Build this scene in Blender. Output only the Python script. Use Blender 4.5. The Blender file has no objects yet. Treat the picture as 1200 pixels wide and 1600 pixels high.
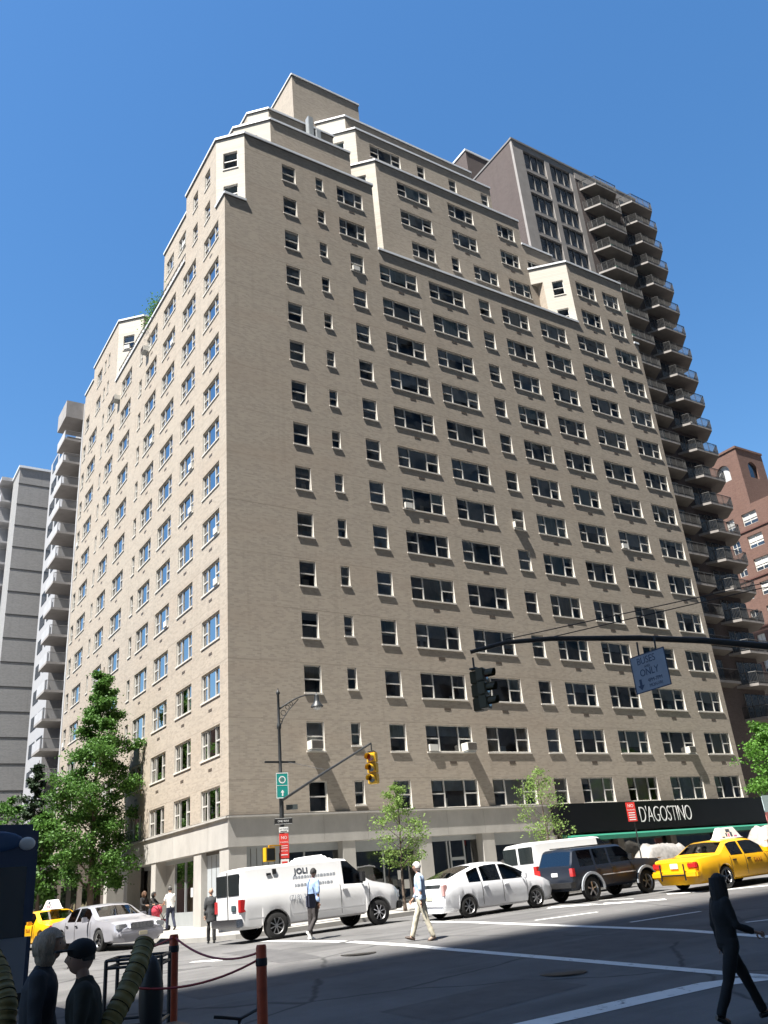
import bpy, bmesh, math, random
from mathutils import Vector, Matrix, noise
from math import sin, cos, pi, radians, sqrt, atan2
random.seed(7)
SC = bpy.context.scene
COL = SC.collection
CAM = Vector((-15.640, -37.667, 1.6))
YAW, PITCH, ROLL, FPX = radians(34.0753), radians(23.8312), radians(-5.1107), 1320.25
def _axes():
    f = Vector((sin(YAW)*cos(PITCH), cos(YAW)*cos(PITCH), sin(PITCH)))
    r = Vector((cos(YAW), -sin(YAW), 0)); u = r.cross(f)
    return f, r*cos(ROLL)+u*sin(ROLL), u*cos(ROLL)-r*sin(ROLL)
CF, CR, CU = _axes()
def ray(u, v): return CF + CR*((u-600)/FPX) - CU*((v-800)/FPX)
def atx(u, v, x): d = ray(u, v); return CAM + d*((x-CAM.x)/d.x)
def aty(u, v, y): d = ray(u, v); return CAM + d*((y-CAM.y)/d.y)
def proj(P):
    d = Vector(P)-CAM; z = d.dot(CF)
    if z < .1: return (1e5, 1e5)
    return (600+FPX*d.dot(CR)/z, 800-FPX*d.dot(CU)/z)
def lerp_tab(t, x):
    if x <= t[0][0]: return t[0][1]
    for (a, b), (c, d) in zip(t, t[1:]):
        if x <= c: return b+(d-b)*(x-a)/(c-a)
    return t[-1][1]
def smooth_tab(t, x):
    if x <= t[0][0]: return t[0][1]
    for (a, b), (c, d) in zip(t, t[1:]):
        if x <= c:
            k = (x-a)/(c-a); k = k*k*(3-2*k); return b+(d-b)*k
    return t[-1][1]
GT = [(-60,-.25),(-31,-.13),(-17,.50),(-13,.54),(-9,.49),(-2.6,.55),(40,.6),(120,.2)]
def G(x, y): return lerp_tab(GT, y) + .02*max(-14, min(85, x))
def ground(u, v, dz=0):
    d = ray(u, v); t = 3.0
    while t < 400:
        P = CAM+d*t
        if P.z < G(P.x, P.y)+dz: break
        t += .02
    return Vector((P.x, P.y, G(P.x, P.y)+dz))
# ------------------------------------------------------------- materials
MATS = {}
def mat(name, col, rough=.6, metal=0, spec=.5, var=0, vscale=3, bump=0, bscale=40, stretch=(1,1,1), col2=None, emis=0, coat=0):
    if name in MATS: return MATS[name]
    m = bpy.data.materials.new(name); m.use_nodes = True; MATS[name] = m
    nt = m.node_tree; N = nt.nodes; L = nt.links; b = N['Principled BSDF']
    b.inputs['Base Color'].default_value = (*col, 1); b.inputs['Roughness'].default_value = rough
    b.inputs['Metallic'].default_value = metal; b.inputs['Specular IOR Level'].default_value = spec
    if coat: b.inputs['Coat Weight'].default_value = coat; b.inputs['Coat Roughness'].default_value = .05
    if emis: b.inputs['Emission Color'].default_value = (*col, 1); b.inputs['Emission Strength'].default_value = emis
    tc = N.new('ShaderNodeTexCoord'); mp = N.new('ShaderNodeMapping'); mp.inputs['Scale'].default_value = stretch
    L.new(tc.outputs['Object'], mp.inputs['Vector'])
    if var or col2:
        n = N.new('ShaderNodeTexNoise'); n.inputs['Scale'].default_value = vscale; n.inputs['Detail'].default_value = 6
        n.inputs['Roughness'].default_value = .65
        L.new(mp.outputs[0], n.inputs['Vector'])
        r = N.new('ShaderNodeValToRGB'); c2 = col2 or tuple(min(1, c*(1+var)) for c in col)
        c1 = col if col2 else tuple(c*(1-var) for c in col)
        r.color_ramp.elements[0].position = .32; r.color_ramp.elements[1].position = .68
        r.color_ramp.elements[0].color = (*c1, 1); r.color_ramp.elements[1].color = (*c2, 1)
        L.new(n.outputs['Fac'], r.inputs[0]); L.new(r.outputs[0], b.inputs['Base Color'])
    if bump:
        n2 = N.new('ShaderNodeTexNoise'); n2.inputs['Scale'].default_value = bscale; n2.inputs['Detail'].default_value = 4
        L.new(mp.outputs[0], n2.inputs['Vector']); bp = N.new('ShaderNodeBump'); bp.inputs['Strength'].default_value = bump
        bp.inputs['Distance'].default_value = .02
        L.new(n2.outputs['Fac'], bp.inputs['Height']); L.new(bp.outputs[0], b.inputs['Normal'])
    return m
def brick(name, base, dark, light, streak=.6, bw=.22, bh=.075, mortar=.25, patch=1.0, floors=0, floor0=0):
    """face brick: individual bricks, horizontal streaks of darker courses, weather patches"""
    if name in MATS: return MATS[name]
    m = bpy.data.materials.new(name); m.use_nodes = True; MATS[name] = m
    nt = m.node_tree; N = nt.nodes; L = nt.links; b = N['Principled BSDF']
    b.inputs['Roughness'].default_value = .85; b.inputs['Specular IOR Level'].default_value = .25
    tc = N.new('ShaderNodeTexCoord'); sp = N.new('ShaderNodeSeparateXYZ'); L.new(tc.outputs['Object'], sp.inputs[0])
    ad = N.new('ShaderNodeMath'); ad.operation = 'ADD'; L.new(sp.outputs['X'], ad.inputs[0]); L.new(sp.outputs['Y'], ad.inputs[1])
    cb = N.new('ShaderNodeCombineXYZ'); L.new(ad.outputs[0], cb.inputs['X']); L.new(sp.outputs['Z'], cb.inputs['Y'])
    bt = N.new('ShaderNodeTexBrick'); bt.inputs['Scale'].default_value = 1; bt.inputs['Brick Width'].default_value = bw
    bt.inputs['Row Height'].default_value = bh; bt.inputs['Mortar Size'].default_value = .006
    bt.inputs['Color1'].default_value = (*base, 1); bt.inputs['Color2'].default_value = (*dark, 1)
    bt.inputs['Mortar'].default_value = (*[c*.75+.08 for c in base], 1); bt.inputs['Bias'].default_value = -.3
    L.new(cb.outputs[0], bt.inputs['Vector'])
    def nz(sx, sy, sc, det=5):
        mp = N.new('ShaderNodeMapping'); mp.inputs['Scale'].default_value = (sx, sy, 1); L.new(cb.outputs[0], mp.inputs['Vector'])
        n = N.new('ShaderNodeTexNoise'); n.inputs['Scale'].default_value = sc; n.inputs['Detail'].default_value = det
        n.inputs['Roughness'].default_value = .7
        L.new(mp.outputs[0], n.inputs['Vector']); return n
    def mix(fac, a, bcol, typ='MIX', k=None):
        x = N.new('ShaderNodeMix'); x.data_type = 'RGBA'; x.blend_type = typ
        if k is None: L.new(fac, x.inputs['Factor'])
        else: x.inputs['Factor'].default_value = k
        L.new(a, x.inputs[6])
        if isinstance(bcol, tuple): x.inputs[7].default_value = (*bcol, 1)
        else: L.new(bcol, x.inputs[7])
        return x.outputs[2]
    def ramp(src, a, b_, lo=0, hi=1):
        r = N.new('ShaderNodeMapRange'); L.new(src, r.inputs[0]); r.inputs[1].default_value = a; r.inputs[2].default_value = b_
        r.inputs[3].default_value = lo; r.inputs[4].default_value = hi; return r.outputs[0]
    n1 = nz(.35, 5.5, 1.3, 6); c = mix(ramp(n1.outputs['Fac'], .48, .78, 0, streak), bt.outputs['Color'], dark)
    n2 = nz(.3, 7.0, 1.5, 5); c = mix(ramp(n2.outputs['Fac'], .5, .8, 0, streak*.8), c, light)
    n3 = nz(1, 1, .35, 4); c = mix(ramp(n3.outputs['Fac'], .5, .75, 0, .35*patch), c, tuple(v*.8 for v in base))
    n4 = nz(2.2, .10, 1.0, 4); c = mix(ramp(n4.outputs['Fac'], .54, .8, 0, .42*patch), c, tuple(v*.6 for v in base))
    if floors:
        md = N.new('ShaderNodeMath'); md.operation = 'WRAP'; md.inputs[1].default_value = floors; md.inputs[2].default_value = 0
        sh = N.new('ShaderNodeMath'); sh.operation = 'SUBTRACT'; sh.inputs[1].default_value = floor0; L.new(sp.outputs['Z'], sh.inputs[0]); L.new(sh.outputs[0], md.inputs[0])
        lt = N.new('ShaderNodeMath'); lt.operation = 'LESS_THAN'; lt.inputs[1].default_value = .045; L.new(md.outputs[0], lt.inputs[0])
        n5 = nz(.15, .4, 1.0, 3); mm = N.new('ShaderNodeMath'); mm.operation = 'MULTIPLY'; L.new(lt.outputs[0], mm.inputs[0]); L.new(ramp(n5.outputs['Fac'], .35, .65, .1, .75), mm.inputs[1])
        c = mix(mm.outputs[0], c, tuple(v*.6 for v in base))
        n6 = nz(.09, .35, 1.0, 2); c = mix(ramp(n6.outputs['Fac'], .5, .7, 0, .30), c, (base[0]*.86, base[1]*.78, base[2]*.74))
    L.new(c, b.inputs['Base Color'])
    bp = N.new('ShaderNodeBump'); bp.inputs['Strength'].default_value = .35; bp.inputs['Distance'].default_value = .01
    L.new(bt.outputs['Fac'], bp.inputs['Height']); bp.invert = True; L.new(bp.outputs[0], b.inputs['Normal'])
    return m
def glassmat(name, tint=(.55,.6,.6), refl=.8, rough=.02, wav=.02):
    if name in MATS: return MATS[name]
    m = bpy.data.materials.new(name); m.use_nodes = True; MATS[name] = m
    nt = m.node_tree; N = nt.nodes; L = nt.links; N.remove(N['Principled BSDF']); out = N['Material Output']
    t = N.new('ShaderNodeBsdfTransparent'); t.inputs[0].default_value = (*tint, 1)
    g = N.new('ShaderNodeBsdfGlossy'); g.inputs['Roughness'].default_value = rough; g.inputs[0].default_value = (refl, refl, refl, 1)
    fr = N.new('ShaderNodeFresnel'); fr.inputs[0].default_value = 1.6
    mx = N.new('ShaderNodeMixShader')
    ml = N.new('ShaderNodeMath'); ml.operation = 'MULTIPLY_ADD'; ml.inputs[1].default_value = 1.0; ml.inputs[2].default_value = .085
    L.new(fr.outputs[0], ml.inputs[0]); L.new(ml.outputs[0], mx.inputs[0]); L.new(t.outputs[0], mx.inputs[1]); L.new(g.outputs[0], mx.inputs[2])
    L.new(mx.outputs[0], out.inputs[0])
    tc = N.new('ShaderNodeTexCoord'); n = N.new('ShaderNodeTexNoise'); n.inputs['Scale'].default_value = .9; n.inputs['Detail'].default_value = 1
    L.new(tc.outputs['Object'], n.inputs['Vector'])
    bp = N.new('ShaderNodeBump'); bp.inputs['Strength'].default_value = 1; bp.inputs['Distance'].default_value = wav
    L.new(n.outputs['Fac'], bp.inputs['Height']); L.new(bp.outputs[0], g.inputs['Normal'])
    return m
# ------------------------------------------------------------- mesh builder
class MB:
    def __init__(s): s.v = []; s.f = []; s.m = []; s.mats = []
    def mi(s, m):
        if m not in s.mats: s.mats.append(m)
        return s.mats.index(m)
    def face(s, pts, m):
        k = len(s.v); s.v += [tuple(p) for p in pts]; s.f.append(tuple(range(k, k+len(pts)))); s.m.append(s.mi(m))
    def mesh(s, vs, fs, m):
        k = len(s.v); s.v += [tuple(p) for p in vs]; i = s.mi(m)
        for f in fs: s.f.append(tuple(a+k for a in f)); s.m.append(i)
    def hexa(s, c, m): s.mesh(c, [(0,3,2,1),(4,5,6,7),(0,1,5,4),(1,2,6,5),(2,3,7,6),(3,0,4,7)], m)
    def box(s, x0, x1, y0, y1, z0, z1, m):
        s.hexa([(x0,y0,z0),(x1,y0,z0),(x1,y1,z0),(x0,y1,z0),(x0,y0,z1),(x1,y0,z1),(x1,y1,z1),(x0,y1,z1)], m)
    def obox(s, F, u0, u1, n0, n1, z0, z1, m):
        s.hexa([F(u0,n0,z0),F(u1,n0,z0),F(u1,n1,z0),F(u0,n1,z0),F(u0,n0,z1),F(u1,n0,z1),F(u1,n1,z1),F(u0,n1,z1)], m)
    def tube(s, pts, r, m, n=8, cap=True, flat=1.0):
        pts = [Vector(p) for p in pts]; rs = r if isinstance(r, (list, tuple)) else [r]*len(pts)
        rings = []; up = Vector((0,0,1))
        for i, p in enumerate(pts):
            d = (pts[min(i+1,len(pts)-1)]-pts[max(i-1,0)])
            if d.length < 1e-9: d = Vector((0,0,1))
            d.normalize(); a = d.cross(up)
            if a.length < .05: a = d.cross(Vector((0,1,0)))
            a.normalize(); b = d.cross(a)
            rings.append([p+(a*cos(2*pi*k/n)+b*sin(2*pi*k/n)*flat)*rs[i] for k in range(n)])
        vs = [q for R in rings for q in R]; fs = []
        for i in range(len(pts)-1):
            for k in range(n): fs.append((i*n+k, i*n+(k+1)%n, (i+1)*n+(k+1)%n, (i+1)*n+k))
        if cap: fs.append(tuple(range(n))[::-1]); fs.append(tuple(range((len(pts)-1)*n, len(pts)*n)))
        s.mesh(vs, fs, m)
    def lathe(s, prof, m, c=(0,0,0), axis='z', n=24, close=False):
        vs = []; fs = []
        for (r, h) in prof:
            for k in range(n):
                a = 2*pi*k/n
                p = (r*cos(a), r*sin(a), h) if axis == 'z' else (r*cos(a), h, r*sin(a)) if axis == 'y' else (h, r*cos(a), r*sin(a))
                vs.append((p[0]+c[0], p[1]+c[1], p[2]+c[2]))
        P = len(prof)
        for i in range(P-1):
            for k in range(n): fs.append((i*n+k, i*n+(k+1)%n, (i+1)*n+(k+1)%n, (i+1)*n+k))
        s.mesh(vs, fs, m)
    def prism(s, poly, z0, z1, m, mt=None, sides=None):
        n = len(poly)
        for i in range(n):
            if sides and i not in sides: continue
            a, b = poly[i], poly[(i+1)%n]
            s.face([(a[0],a[1],z0),(b[0],b[1],z0),(b[0],b[1],z1),(a[0],a[1],z1)], m)
        s.face([(p[0],p[1],z1) for p in poly], mt or m)
    def ball(s, c, r, m, n=12, k=8):
        if not isinstance(r, (tuple, list)): r = (r, r, r)
        vs = []; fs = []
        for i in range(k+1):
            t = pi*i/k
            for j in range(n):
                a = 2*pi*j/n; vs.append((c[0]+r[0]*sin(t)*cos(a), c[1]+r[1]*sin(t)*sin(a), c[2]+r[2]*cos(t)))
        for i in range(k):
            for j in range(n): fs.append((i*n+j, (i+1)*n+j, (i+1)*n+(j+1)%n, i*n+(j+1)%n))
        s.mesh(vs, fs, m)
    def build(s, name, parent=None, smooth=0, weld=False, org=None, S=1.0, bevel=0):
        vs = s.v
        if org is not None: vs = [((x-org[0])*S, (y-org[1])*S, (z-org[2])*S) for x, y, z in vs]
        me = bpy.data.meshes.new(name); me.from_pydata(vs, [], s.f)
        for m in s.mats: me.materials.append(m)
        me.polygons.foreach_set('material_index', s.m)
        bm = bmesh.new(); bm.from_mesh(me)
        if weld: bmesh.ops.remove_doubles(bm, verts=bm.verts, dist=1e-4)
        if bevel:
            bmesh.ops.remove_doubles(bm, verts=bm.verts, dist=1e-4)
            es = [e for e in bm.edges if len(e.link_faces) == 2 and e.calc_face_angle(0) > .6]
            bmesh.ops.bevel(bm, geom=es, offset=bevel, segments=2, affect='EDGES', clamp_overlap=True)
        if smooth:
            bmesh.ops.recalc_face_normals(bm, faces=bm.faces) if weld else None
            for f in bm.faces: f.smooth = True
            for e in bm.edges:
                if len(e.link_faces) == 2 and e.calc_face_angle(0) > radians(smooth): e.smooth = False
        bm.to_mesh(me); bm.free()
        o = bpy.data.objects.new(name, me); COL.objects.link(o)
        if parent: o.parent = parent
        return o
def tag(o, label=None, cat=None, group=None, kind=None):
    if label: o['label'] = label
    if cat: o['category'] = cat
    if group: o['group'] = group
    if kind: o['kind'] = kind
    return o
def thing(name, label, cat, loc=(0,0,0), rz=0, group=None, S=1):
    o = bpy.data.objects.new(name, None); COL.objects.link(o); o.location = loc; o.rotation_euler = (0, 0, rz)
    o.empty_display_size = .3
    if S != 1: o.scale = (S, S, S)
    return tag(o, label, cat, group)
def copy_tree(o, parent=None):
    c = o.copy(); COL.objects.link(c); c.parent = parent
    for ch in list(o.children): copy_tree(ch, c)
    return c
def text_mesh(name, s, size, m, parent, M, ext=.004, align='CENTER', sx=1.0, shear=0, bold=0, sp=1.0):
    cu = bpy.data.curves.new(name, 'FONT'); cu.body = s; cu.size = size; cu.extrude = ext; cu.align_x = align; cu.align_y = 'CENTER'
    cu.shear = shear; cu.offset = bold; cu.space_character = sp; cu.resolution_u = 4
    t = bpy.data.objects.new('tmp', cu); COL.objects.link(t)
    bpy.context.view_layer.update()
    me = bpy.data.meshes.new_from_object(t.evaluated_get(bpy.context.evaluated_depsgraph_get()))
    bpy.data.objects.remove(t)
    me.name = name; me.transform(M @ Matrix.Diagonal((sx, 1, 1, 1)))
    me.materials.clear(); me.materials.append(m)
    o = bpy.data.objects.new(name, me); COL.objects.link(o); o.parent = parent
    return o
def face_mat(origin, xdir, zdir=(0,0,1)):
    """matrix that lays text (x right, y up) on a plane through origin"""
    x = Vector(xdir).normalized(); y = Vector(zdir).normalized(); n = x.cross(y).normalized()
    M = Matrix((x, y, n)).transposed().to_4x4(); M.translation = Vector(origin); return M
# ------------------------------------------------------------- materials used by buildings
M_BR = brick('cream_brick', (.415,.36,.295), (.285,.25,.21), (.49,.43,.355), .42, floors=2.85*.93, floor0=(5.097+1.5)*.93)
M_BRL = brick('chamfer_pale_brick', (.60,.56,.49), (.48,.44,.38), (.66,.62,.56), .35)  # paler brick colour, used on the chamfer faces
M_STONE = mat('limestone', (.40,.385,.36), .8, var=.12, vscale=1.2, bump=.2, stretch=(1,1,.5))
M_COPE = mat('coping_metal', (.72,.75,.79), .5, var=.06, vscale=4)
M_CDARK = mat('shade_strip_and_joints', (.10,.09,.08), .7)  # painted shade below the copings; also the ledge strip and panel joints
M_FRAME = mat('window_frame_white', (.56,.55,.52), .5, var=.08, vscale=3)
M_SILL = mat('sill_stone', (.60,.57,.52), .7, var=.1, vscale=2)
M_GLASS = glassmat('pane_glass', (.86,.88,.89), .62, .02, .01)
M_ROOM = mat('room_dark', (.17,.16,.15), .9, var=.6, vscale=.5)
M_BLIND = [mat('blind_white', (.78,.76,.70), .8, var=.1), mat('blind_grey', (.52,.52,.51), .8, var=.15), mat('curtain_green', (.48,.60,.56), .85, var=.25, vscale=2, stretch=(6,6,.5)),
           mat('curtain_tan', (.58,.50,.38), .85, var=.25, vscale=2, stretch=(6,6,.5)), mat('blind_blue', (.45,.53,.60), .8, var=.2)]
M_VENT = mat('vent_grille', (.09,.07,.055), .6)
M_ROOF = mat('roof_gravel', (.22,.21,.2), .9, var=.2, vscale=20)
M_STGL = glassmat('storefront_glass', (.42,.46,.47), .9, .02, .01)
M_METAL = mat('painted_metal_grey', (.30,.32,.33), .5, var=.06)
M_BLACK = mat('black_panel', (.005,.005,.006), .3, var=.3, vscale=2)
M_WHITE = mat('white_paint', (.8,.8,.8), .5)
M_ACU = mat('ac_casing', (.62,.61,.57), .5, var=.08)
S0 = .93
ORG = Vector((-1.095, -2.637, .112))
def fit2w(x, y, z): return ORG + Vector((x, y, z))*S0
def facade(mb, F, u0, u1, z0, z1, holes, m, depth=.15, cuts=()):
    H = [h for h in holes if h[0] > u0-.01 and h[1] < u1+.01 and h[2] > z0-.01 and h[3] < z1+.01]
    us = sorted({round(a, 4) for h in H for a in h[:2]} | {u0, u1}); zs = sorted({round(a, 4) for h in H for a in h[2:4]} | {z0, z1})
    inside = set()
    for h in H:
        for i in range(len(us)-1):
            if us[i] >= h[0]-1e-3 and us[i+1] <= h[1]+1e-3:
                for j in range(len(zs)-1):
                    if zs[j] >= h[2]-1e-3 and zs[j+1] <= h[3]+1e-3: inside.add((i, j))
    for j in range(len(zs)-1):
        i = 0
        while i < len(us)-1:
            if (i, j) in inside: i += 1; continue
            k = i
            while k+1 < len(us)-1 and (k+1, j) not in inside: k += 1
            mb.face([F(us[i],0,zs[j]), F(us[k+1],0,zs[j]), F(us[k+1],0,zs[j+1]), F(us[i],0,zs[j+1])], m); i = k+1
    for a, b, c, d in [h[:4] for h in H]:
        D = -depth
        rm = M_SILL if m in (M_BR, M_BRL) else m; mb.face([F(a,0,c),F(a,D,c),F(a,D,d),F(a,0,d)], rm); mb.face([F(b,0,c),F(b,D,c),F(b,D,d),F(b,0,d)], rm)
        mb.face([F(a,0,d),F(b,0,d),F(b,D,d),F(a,D,d)], m); mb.face([F(a,0,c),F(b,0,c),F(b,D,c),F(a,D,c)], m)
def plane(P0, U, N):
    return lambda u, n, z: (P0[0]+U[0]*u+N[0]*n, P0[1]+U[1]*u+N[1]*n, z)
FR = plane((0,0), (1,0), (0,-1)); FL = plane((0,0), (0,1), (-1,0))
def window_parts(F, u0, u1, z0, z1, kind, fr, pn, bl, sl, rnd, dep=.15, fmat=None, sill=True):
    """aluminium window set in a masonry opening; kind: 1 double-hung, 3 picture window between two double-hungs, 0 narrow"""
    fm = fmat or M_FRAME; a, b = -dep+.002, -dep+.06; t = .055; H = z1-z0
    def bar(x0, x1, c, d, e=0): fr.obox(F, x0, x1, a-.03, b+e, c, d, fm)
    bar(u0, u0+t, z0, z1); bar(u1-t, u1, z0, z1); bar(u0+t, u1-t, z0, z0+t); bar(u0+t, u1-t, z1-t, z1)
    mid = z0+H*.5
    if kind == 3:
        w = (u1-u0)*.27
        bar(u0+w, u0+w+.07, z0+t, z1-t, .01); bar(u1-w-.07, u1-w, z0+t, z1-t, .01)
        bar(u0+t, u0+w, mid-.03, mid+.03, .012); bar(u1-w, u1-t, mid-.03, mid+.03, .012)
    else: bar(u0+t, u1-t, mid-.03, mid+.03, .012)
    g = a+.012
    pn.face([F(u0+t,g,z0+t),F(u1-t,g,z0+t),F(u1-t,g,z1-t),F(u0+t,g,z1-t)], M_GLASS)
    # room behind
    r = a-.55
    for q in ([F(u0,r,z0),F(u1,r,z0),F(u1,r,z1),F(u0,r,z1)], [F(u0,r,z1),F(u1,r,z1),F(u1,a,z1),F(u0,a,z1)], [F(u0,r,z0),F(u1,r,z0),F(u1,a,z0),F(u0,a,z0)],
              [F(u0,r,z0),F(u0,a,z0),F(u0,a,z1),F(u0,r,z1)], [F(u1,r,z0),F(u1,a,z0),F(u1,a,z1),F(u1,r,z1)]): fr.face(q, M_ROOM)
    n = a-.05; q = rnd.random()
    def bq(x0, x1, c, d, m): bl.face([F(x0,n,c),F(x1,n,c),F(x1,n,d),F(x0,n,d)], m)
    has = False
    if q < .78:
        has = True; m = rnd.choice(M_BLIND[1:] if rnd.random() < .75 else M_BLIND[:1])
        if kind == 3:
            w = (u1-u0)*.27
            for x0, x1 in ((u0, u0+w), (u0+w, u1-w), (u1-w, u1)):
                if rnd.random() < .75: bq(x0+.02, x1-.02, z0+H*rnd.choice((0, 0, .3, .45, .6, .75)), z1, m)
            bq(u0, u0+.12, z0, z1, m)
        else: bq(u0, u1, z0+H*rnd.choice((0,.4,.5,.7)), z1, m)
    if rnd.random() < .07 and kind: fr.obox(F, u0+.1, u0+.62, b, b+.2, z0+.03, z0+.38, M_ACU)
    if rnd.random() < .3:
        has = True; x = rnd.uniform(u0+.1, u1-.5); bq(x, x+rnd.uniform(.2,.5), z0, z0+H*rnd.uniform(.15,.4), rnd.choice(M_BLIND))
    if sill: sl.obox(F, u0-.05, u1+.05, -dep+.05, .05, z0-.075, z0+.004, M_SILL)
    return has
Z0 = 5.097; FH = 2.85; WH = 1.43
def rz(i): return Z0+FH*(i-1)
W = []    # (F, u0,u1,z0,z1,kind,vent)
for i in range(1, 14):
    z = rz(i)
    for u0, u1, k in ((4.1,5.08,1),(8.97,9.99,1),(11.28,14.36,3),(15.42,18.51,3),(19.94,20.95,1),(22.12,24.74,3),(25.97,28.65,3),(29.93,33.06,3),(34.27,36.9,3)):
        if i == 13 and u0 == 29.93: pass
        W.append((FR, u0, u1, z, z+WH, k, k == 3))
    W.append((FR, 6.64, 7.2, z+.28, z+WH, 0, False))
    for u0, u1, k in ((1.05,3.52,3),(4.97,7.41,3),(8.87,11.44,3),(12.75,15.25,3),(18.94,21.69,3),(23.44,25.82,3),(29.23,31.94,3),(33.0,33.9,1)):
        W.append((FL, u0, u1, z, z+WH, k, k == 3))
    for u0, u1 in ((16.2,16.85),(26.95,27.5)): W.append((FL, u0, u1, z+.1, z+WH, 0, False))
ZA = 41.9; ZB = 47.75
FB1 = plane((0,0), (1,0), (0,-1))
r2 = sqrt(.5)
FBc = plane((0,1.4), (r2,-r2), (-r2,-r2))                # chamfer of the corner tier, length 1.98
FB2 = plane((.6,0), (0,1), (-1,0))
FW2 = plane((0,2.2), (1,0), (0,-1)); FW3 = plane((0,4.36), (1,0), (0,-1))
FCc = plane((0,23.6), (r2,-r2), (-r2,-r2)); FDc = plane((28.9,1.5), (r2,-r2), (-r2,-r2))
F2c = plane((11.7,3.9), (r2,-r2), (-r2,-r2)); F4c = plane((11.1,6.59), (r2,-r2), (-r2,-r2)); F3c = plane((2.6,4.5), (r2,-r2), (-r2,-r2))
for i in (14, 15):
    z = rz(i)
    W += [(FB1,4.1,5.08,z,z+WH,1,0),(FB1,6.64,7.2,z+.28,z+WH,0,0),(FB1,8.3,10.35,z,z+WH,3,1),
          (FBc,.5,1.48,z,z+WH,1,0),(FL,2.45,3.4,z,z+WH,1,0),(FL,4.7,5.6,z,z+WH,1,0),(FB2,8.5,10.2,z,z+WH,3,0),(FB2,11.3,12.9,z,z+WH,3,0),
          (FL,26.0,26.5,z+.2,z+WH,0,0),(FL,27.2,27.7,z+.2,z+WH,0,0),(FL,28.5,30.1,z,z+WH,3,0),
          (FR,31.1,33.3,z,z+WH,3,1),(FR,34.2,36.1,z,z+WH,3,1),(FDc,.7,1.6,z,z+WH,1,0)]
W += [(FCc,.5,1.5,rz(15),rz(15)+WH,1,0),(FL,32.3,33.6,rz(14),rz(14)+WH,1,0)]
for i, l in ((15,((16.1,18.25,3),(19.85,20.6,1),(22.05,24.5,3),(25.7,28.0,3))),(16,((15.35,18.3,3),(20.3,22.8,3),(25.3,27.3,3),(28.3,30.2,3))),(17,((15.3,18.3,3),(20.25,22.8,3),(25.4,27.25,3)))):
    for a, b, k in l: W.append((FW2, a, b, rz(i), rz(i)+WH, k, k == 3))
for a, b, k in ((14.6,17.6,3),(19.35,20.1,1),(22.7,23.5,1),(26.3,27.1,1)): W.append((FW3, a, b, rz(19), rz(19)+WH, k, 0))
W += [(F2c,.7,1.6,rz(17),rz(17)+WH,1,0),(F4c,1.1,2.1,rz(19),rz(19)+WH,1,0),(F3c,.7,1.8,rz(17),rz(17)+WH,1,0)]
def holes(F): return [w[1:5] for w in W if w[0] is F]
apt = thing('apartment_building', 'cream brick corner apartment block with stepped top floors and stone shopfront base', 'building', ORG)
bkw = dict(org=(0,0,0), S=S0)
wall = MB()
# level A: full shaft
facade(wall, FR, 0, 37.4, 5.05, ZA, holes(FR), M_BR)
facade(wall, FL, 0, 34.4, 5.05, ZA, holes(FL), M_BR)
wall.face([(37.4,0,.3),(37.4,9,.3),(37.4,9,ZA),(37.4,0,ZA)], M_BR); wall.face([(0,34.4,.3),(14,34.4,.3),(14,34.4,ZA),(0,34.4,ZA)], M_BR)
wall.face([(37.4,9,.3),(14,9,.3),(14,9,ZA),(37.4,9,ZA)], M_BR); wall.face([(14,9,.3),(14,34.4,.3),(14,34.4,ZA),(14,9,ZA)], M_BR)
for q in ([(0,0),(37.4,0),(37.4,9),(0,9)], [(0,9),(14,9),(14,34.4),(0,34.4)]): wall.face([(x,y,ZA-.02) for x, y in q], M_ROOF)
# corner tier, rows 14-15
HB = [h for h in holes(FB1) if h[2] > ZA]
facade(wall, FB1, 1.4, 11.3, ZA, ZB, HB, M_BR); facade(wall, FL, 1.4, 7.0, ZA, ZB, holes(FL), M_BR)
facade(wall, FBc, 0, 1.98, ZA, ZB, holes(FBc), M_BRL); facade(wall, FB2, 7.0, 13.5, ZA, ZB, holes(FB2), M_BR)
for a, b in (((0,7),(.6,7)), ((.6,13.5),(12,13.5)), ((11.3,0),(11.3,8.5)), ((11.3,8.5),(12,13.5))):
    wall.face([(*a,ZA),(*b,ZA),(*b,ZB),(*a,ZB)], M_BR)
wall.face([(x,y,ZB-.02) for x, y in ((1.4,0),(11.3,0),(11.3,8.5),(12,13.5),(.6,13.5),(.6,7),(0,7),(0,1.4))], M_ROOF)
# side-street block
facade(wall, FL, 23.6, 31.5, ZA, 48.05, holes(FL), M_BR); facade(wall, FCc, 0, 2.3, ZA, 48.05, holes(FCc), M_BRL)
facade(wall, FL, 31.5, 34.4, ZA, 46.7, holes(FL), M_BR)
c1 = (2.3*r2, 23.6-2.3*r2)
for a, b, zt in ((c1,(9,c1[1]),48.05), ((9,c1[1]),(9,31.5),48.05), ((0,31.5),(9,31.5),48.05), ((0,34.4),(9,34.4),46.7), ((9,31.5),(9,34.4),46.7)):
    wall.face([(*a,ZA),(*b,ZA),(*b,zt),(*a,zt)], M_BR)
wall.face([(x,y,48.03) for x, y in (c1,(9,c1[1]),(9,31.5),(0,31.5),(0,23.6))], M_ROOF); wall.face([(x,y,46.68) for x, y in ((0,31.5),(9,31.5),(9,34.4),(0,34.4))], M_ROOF)
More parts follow.
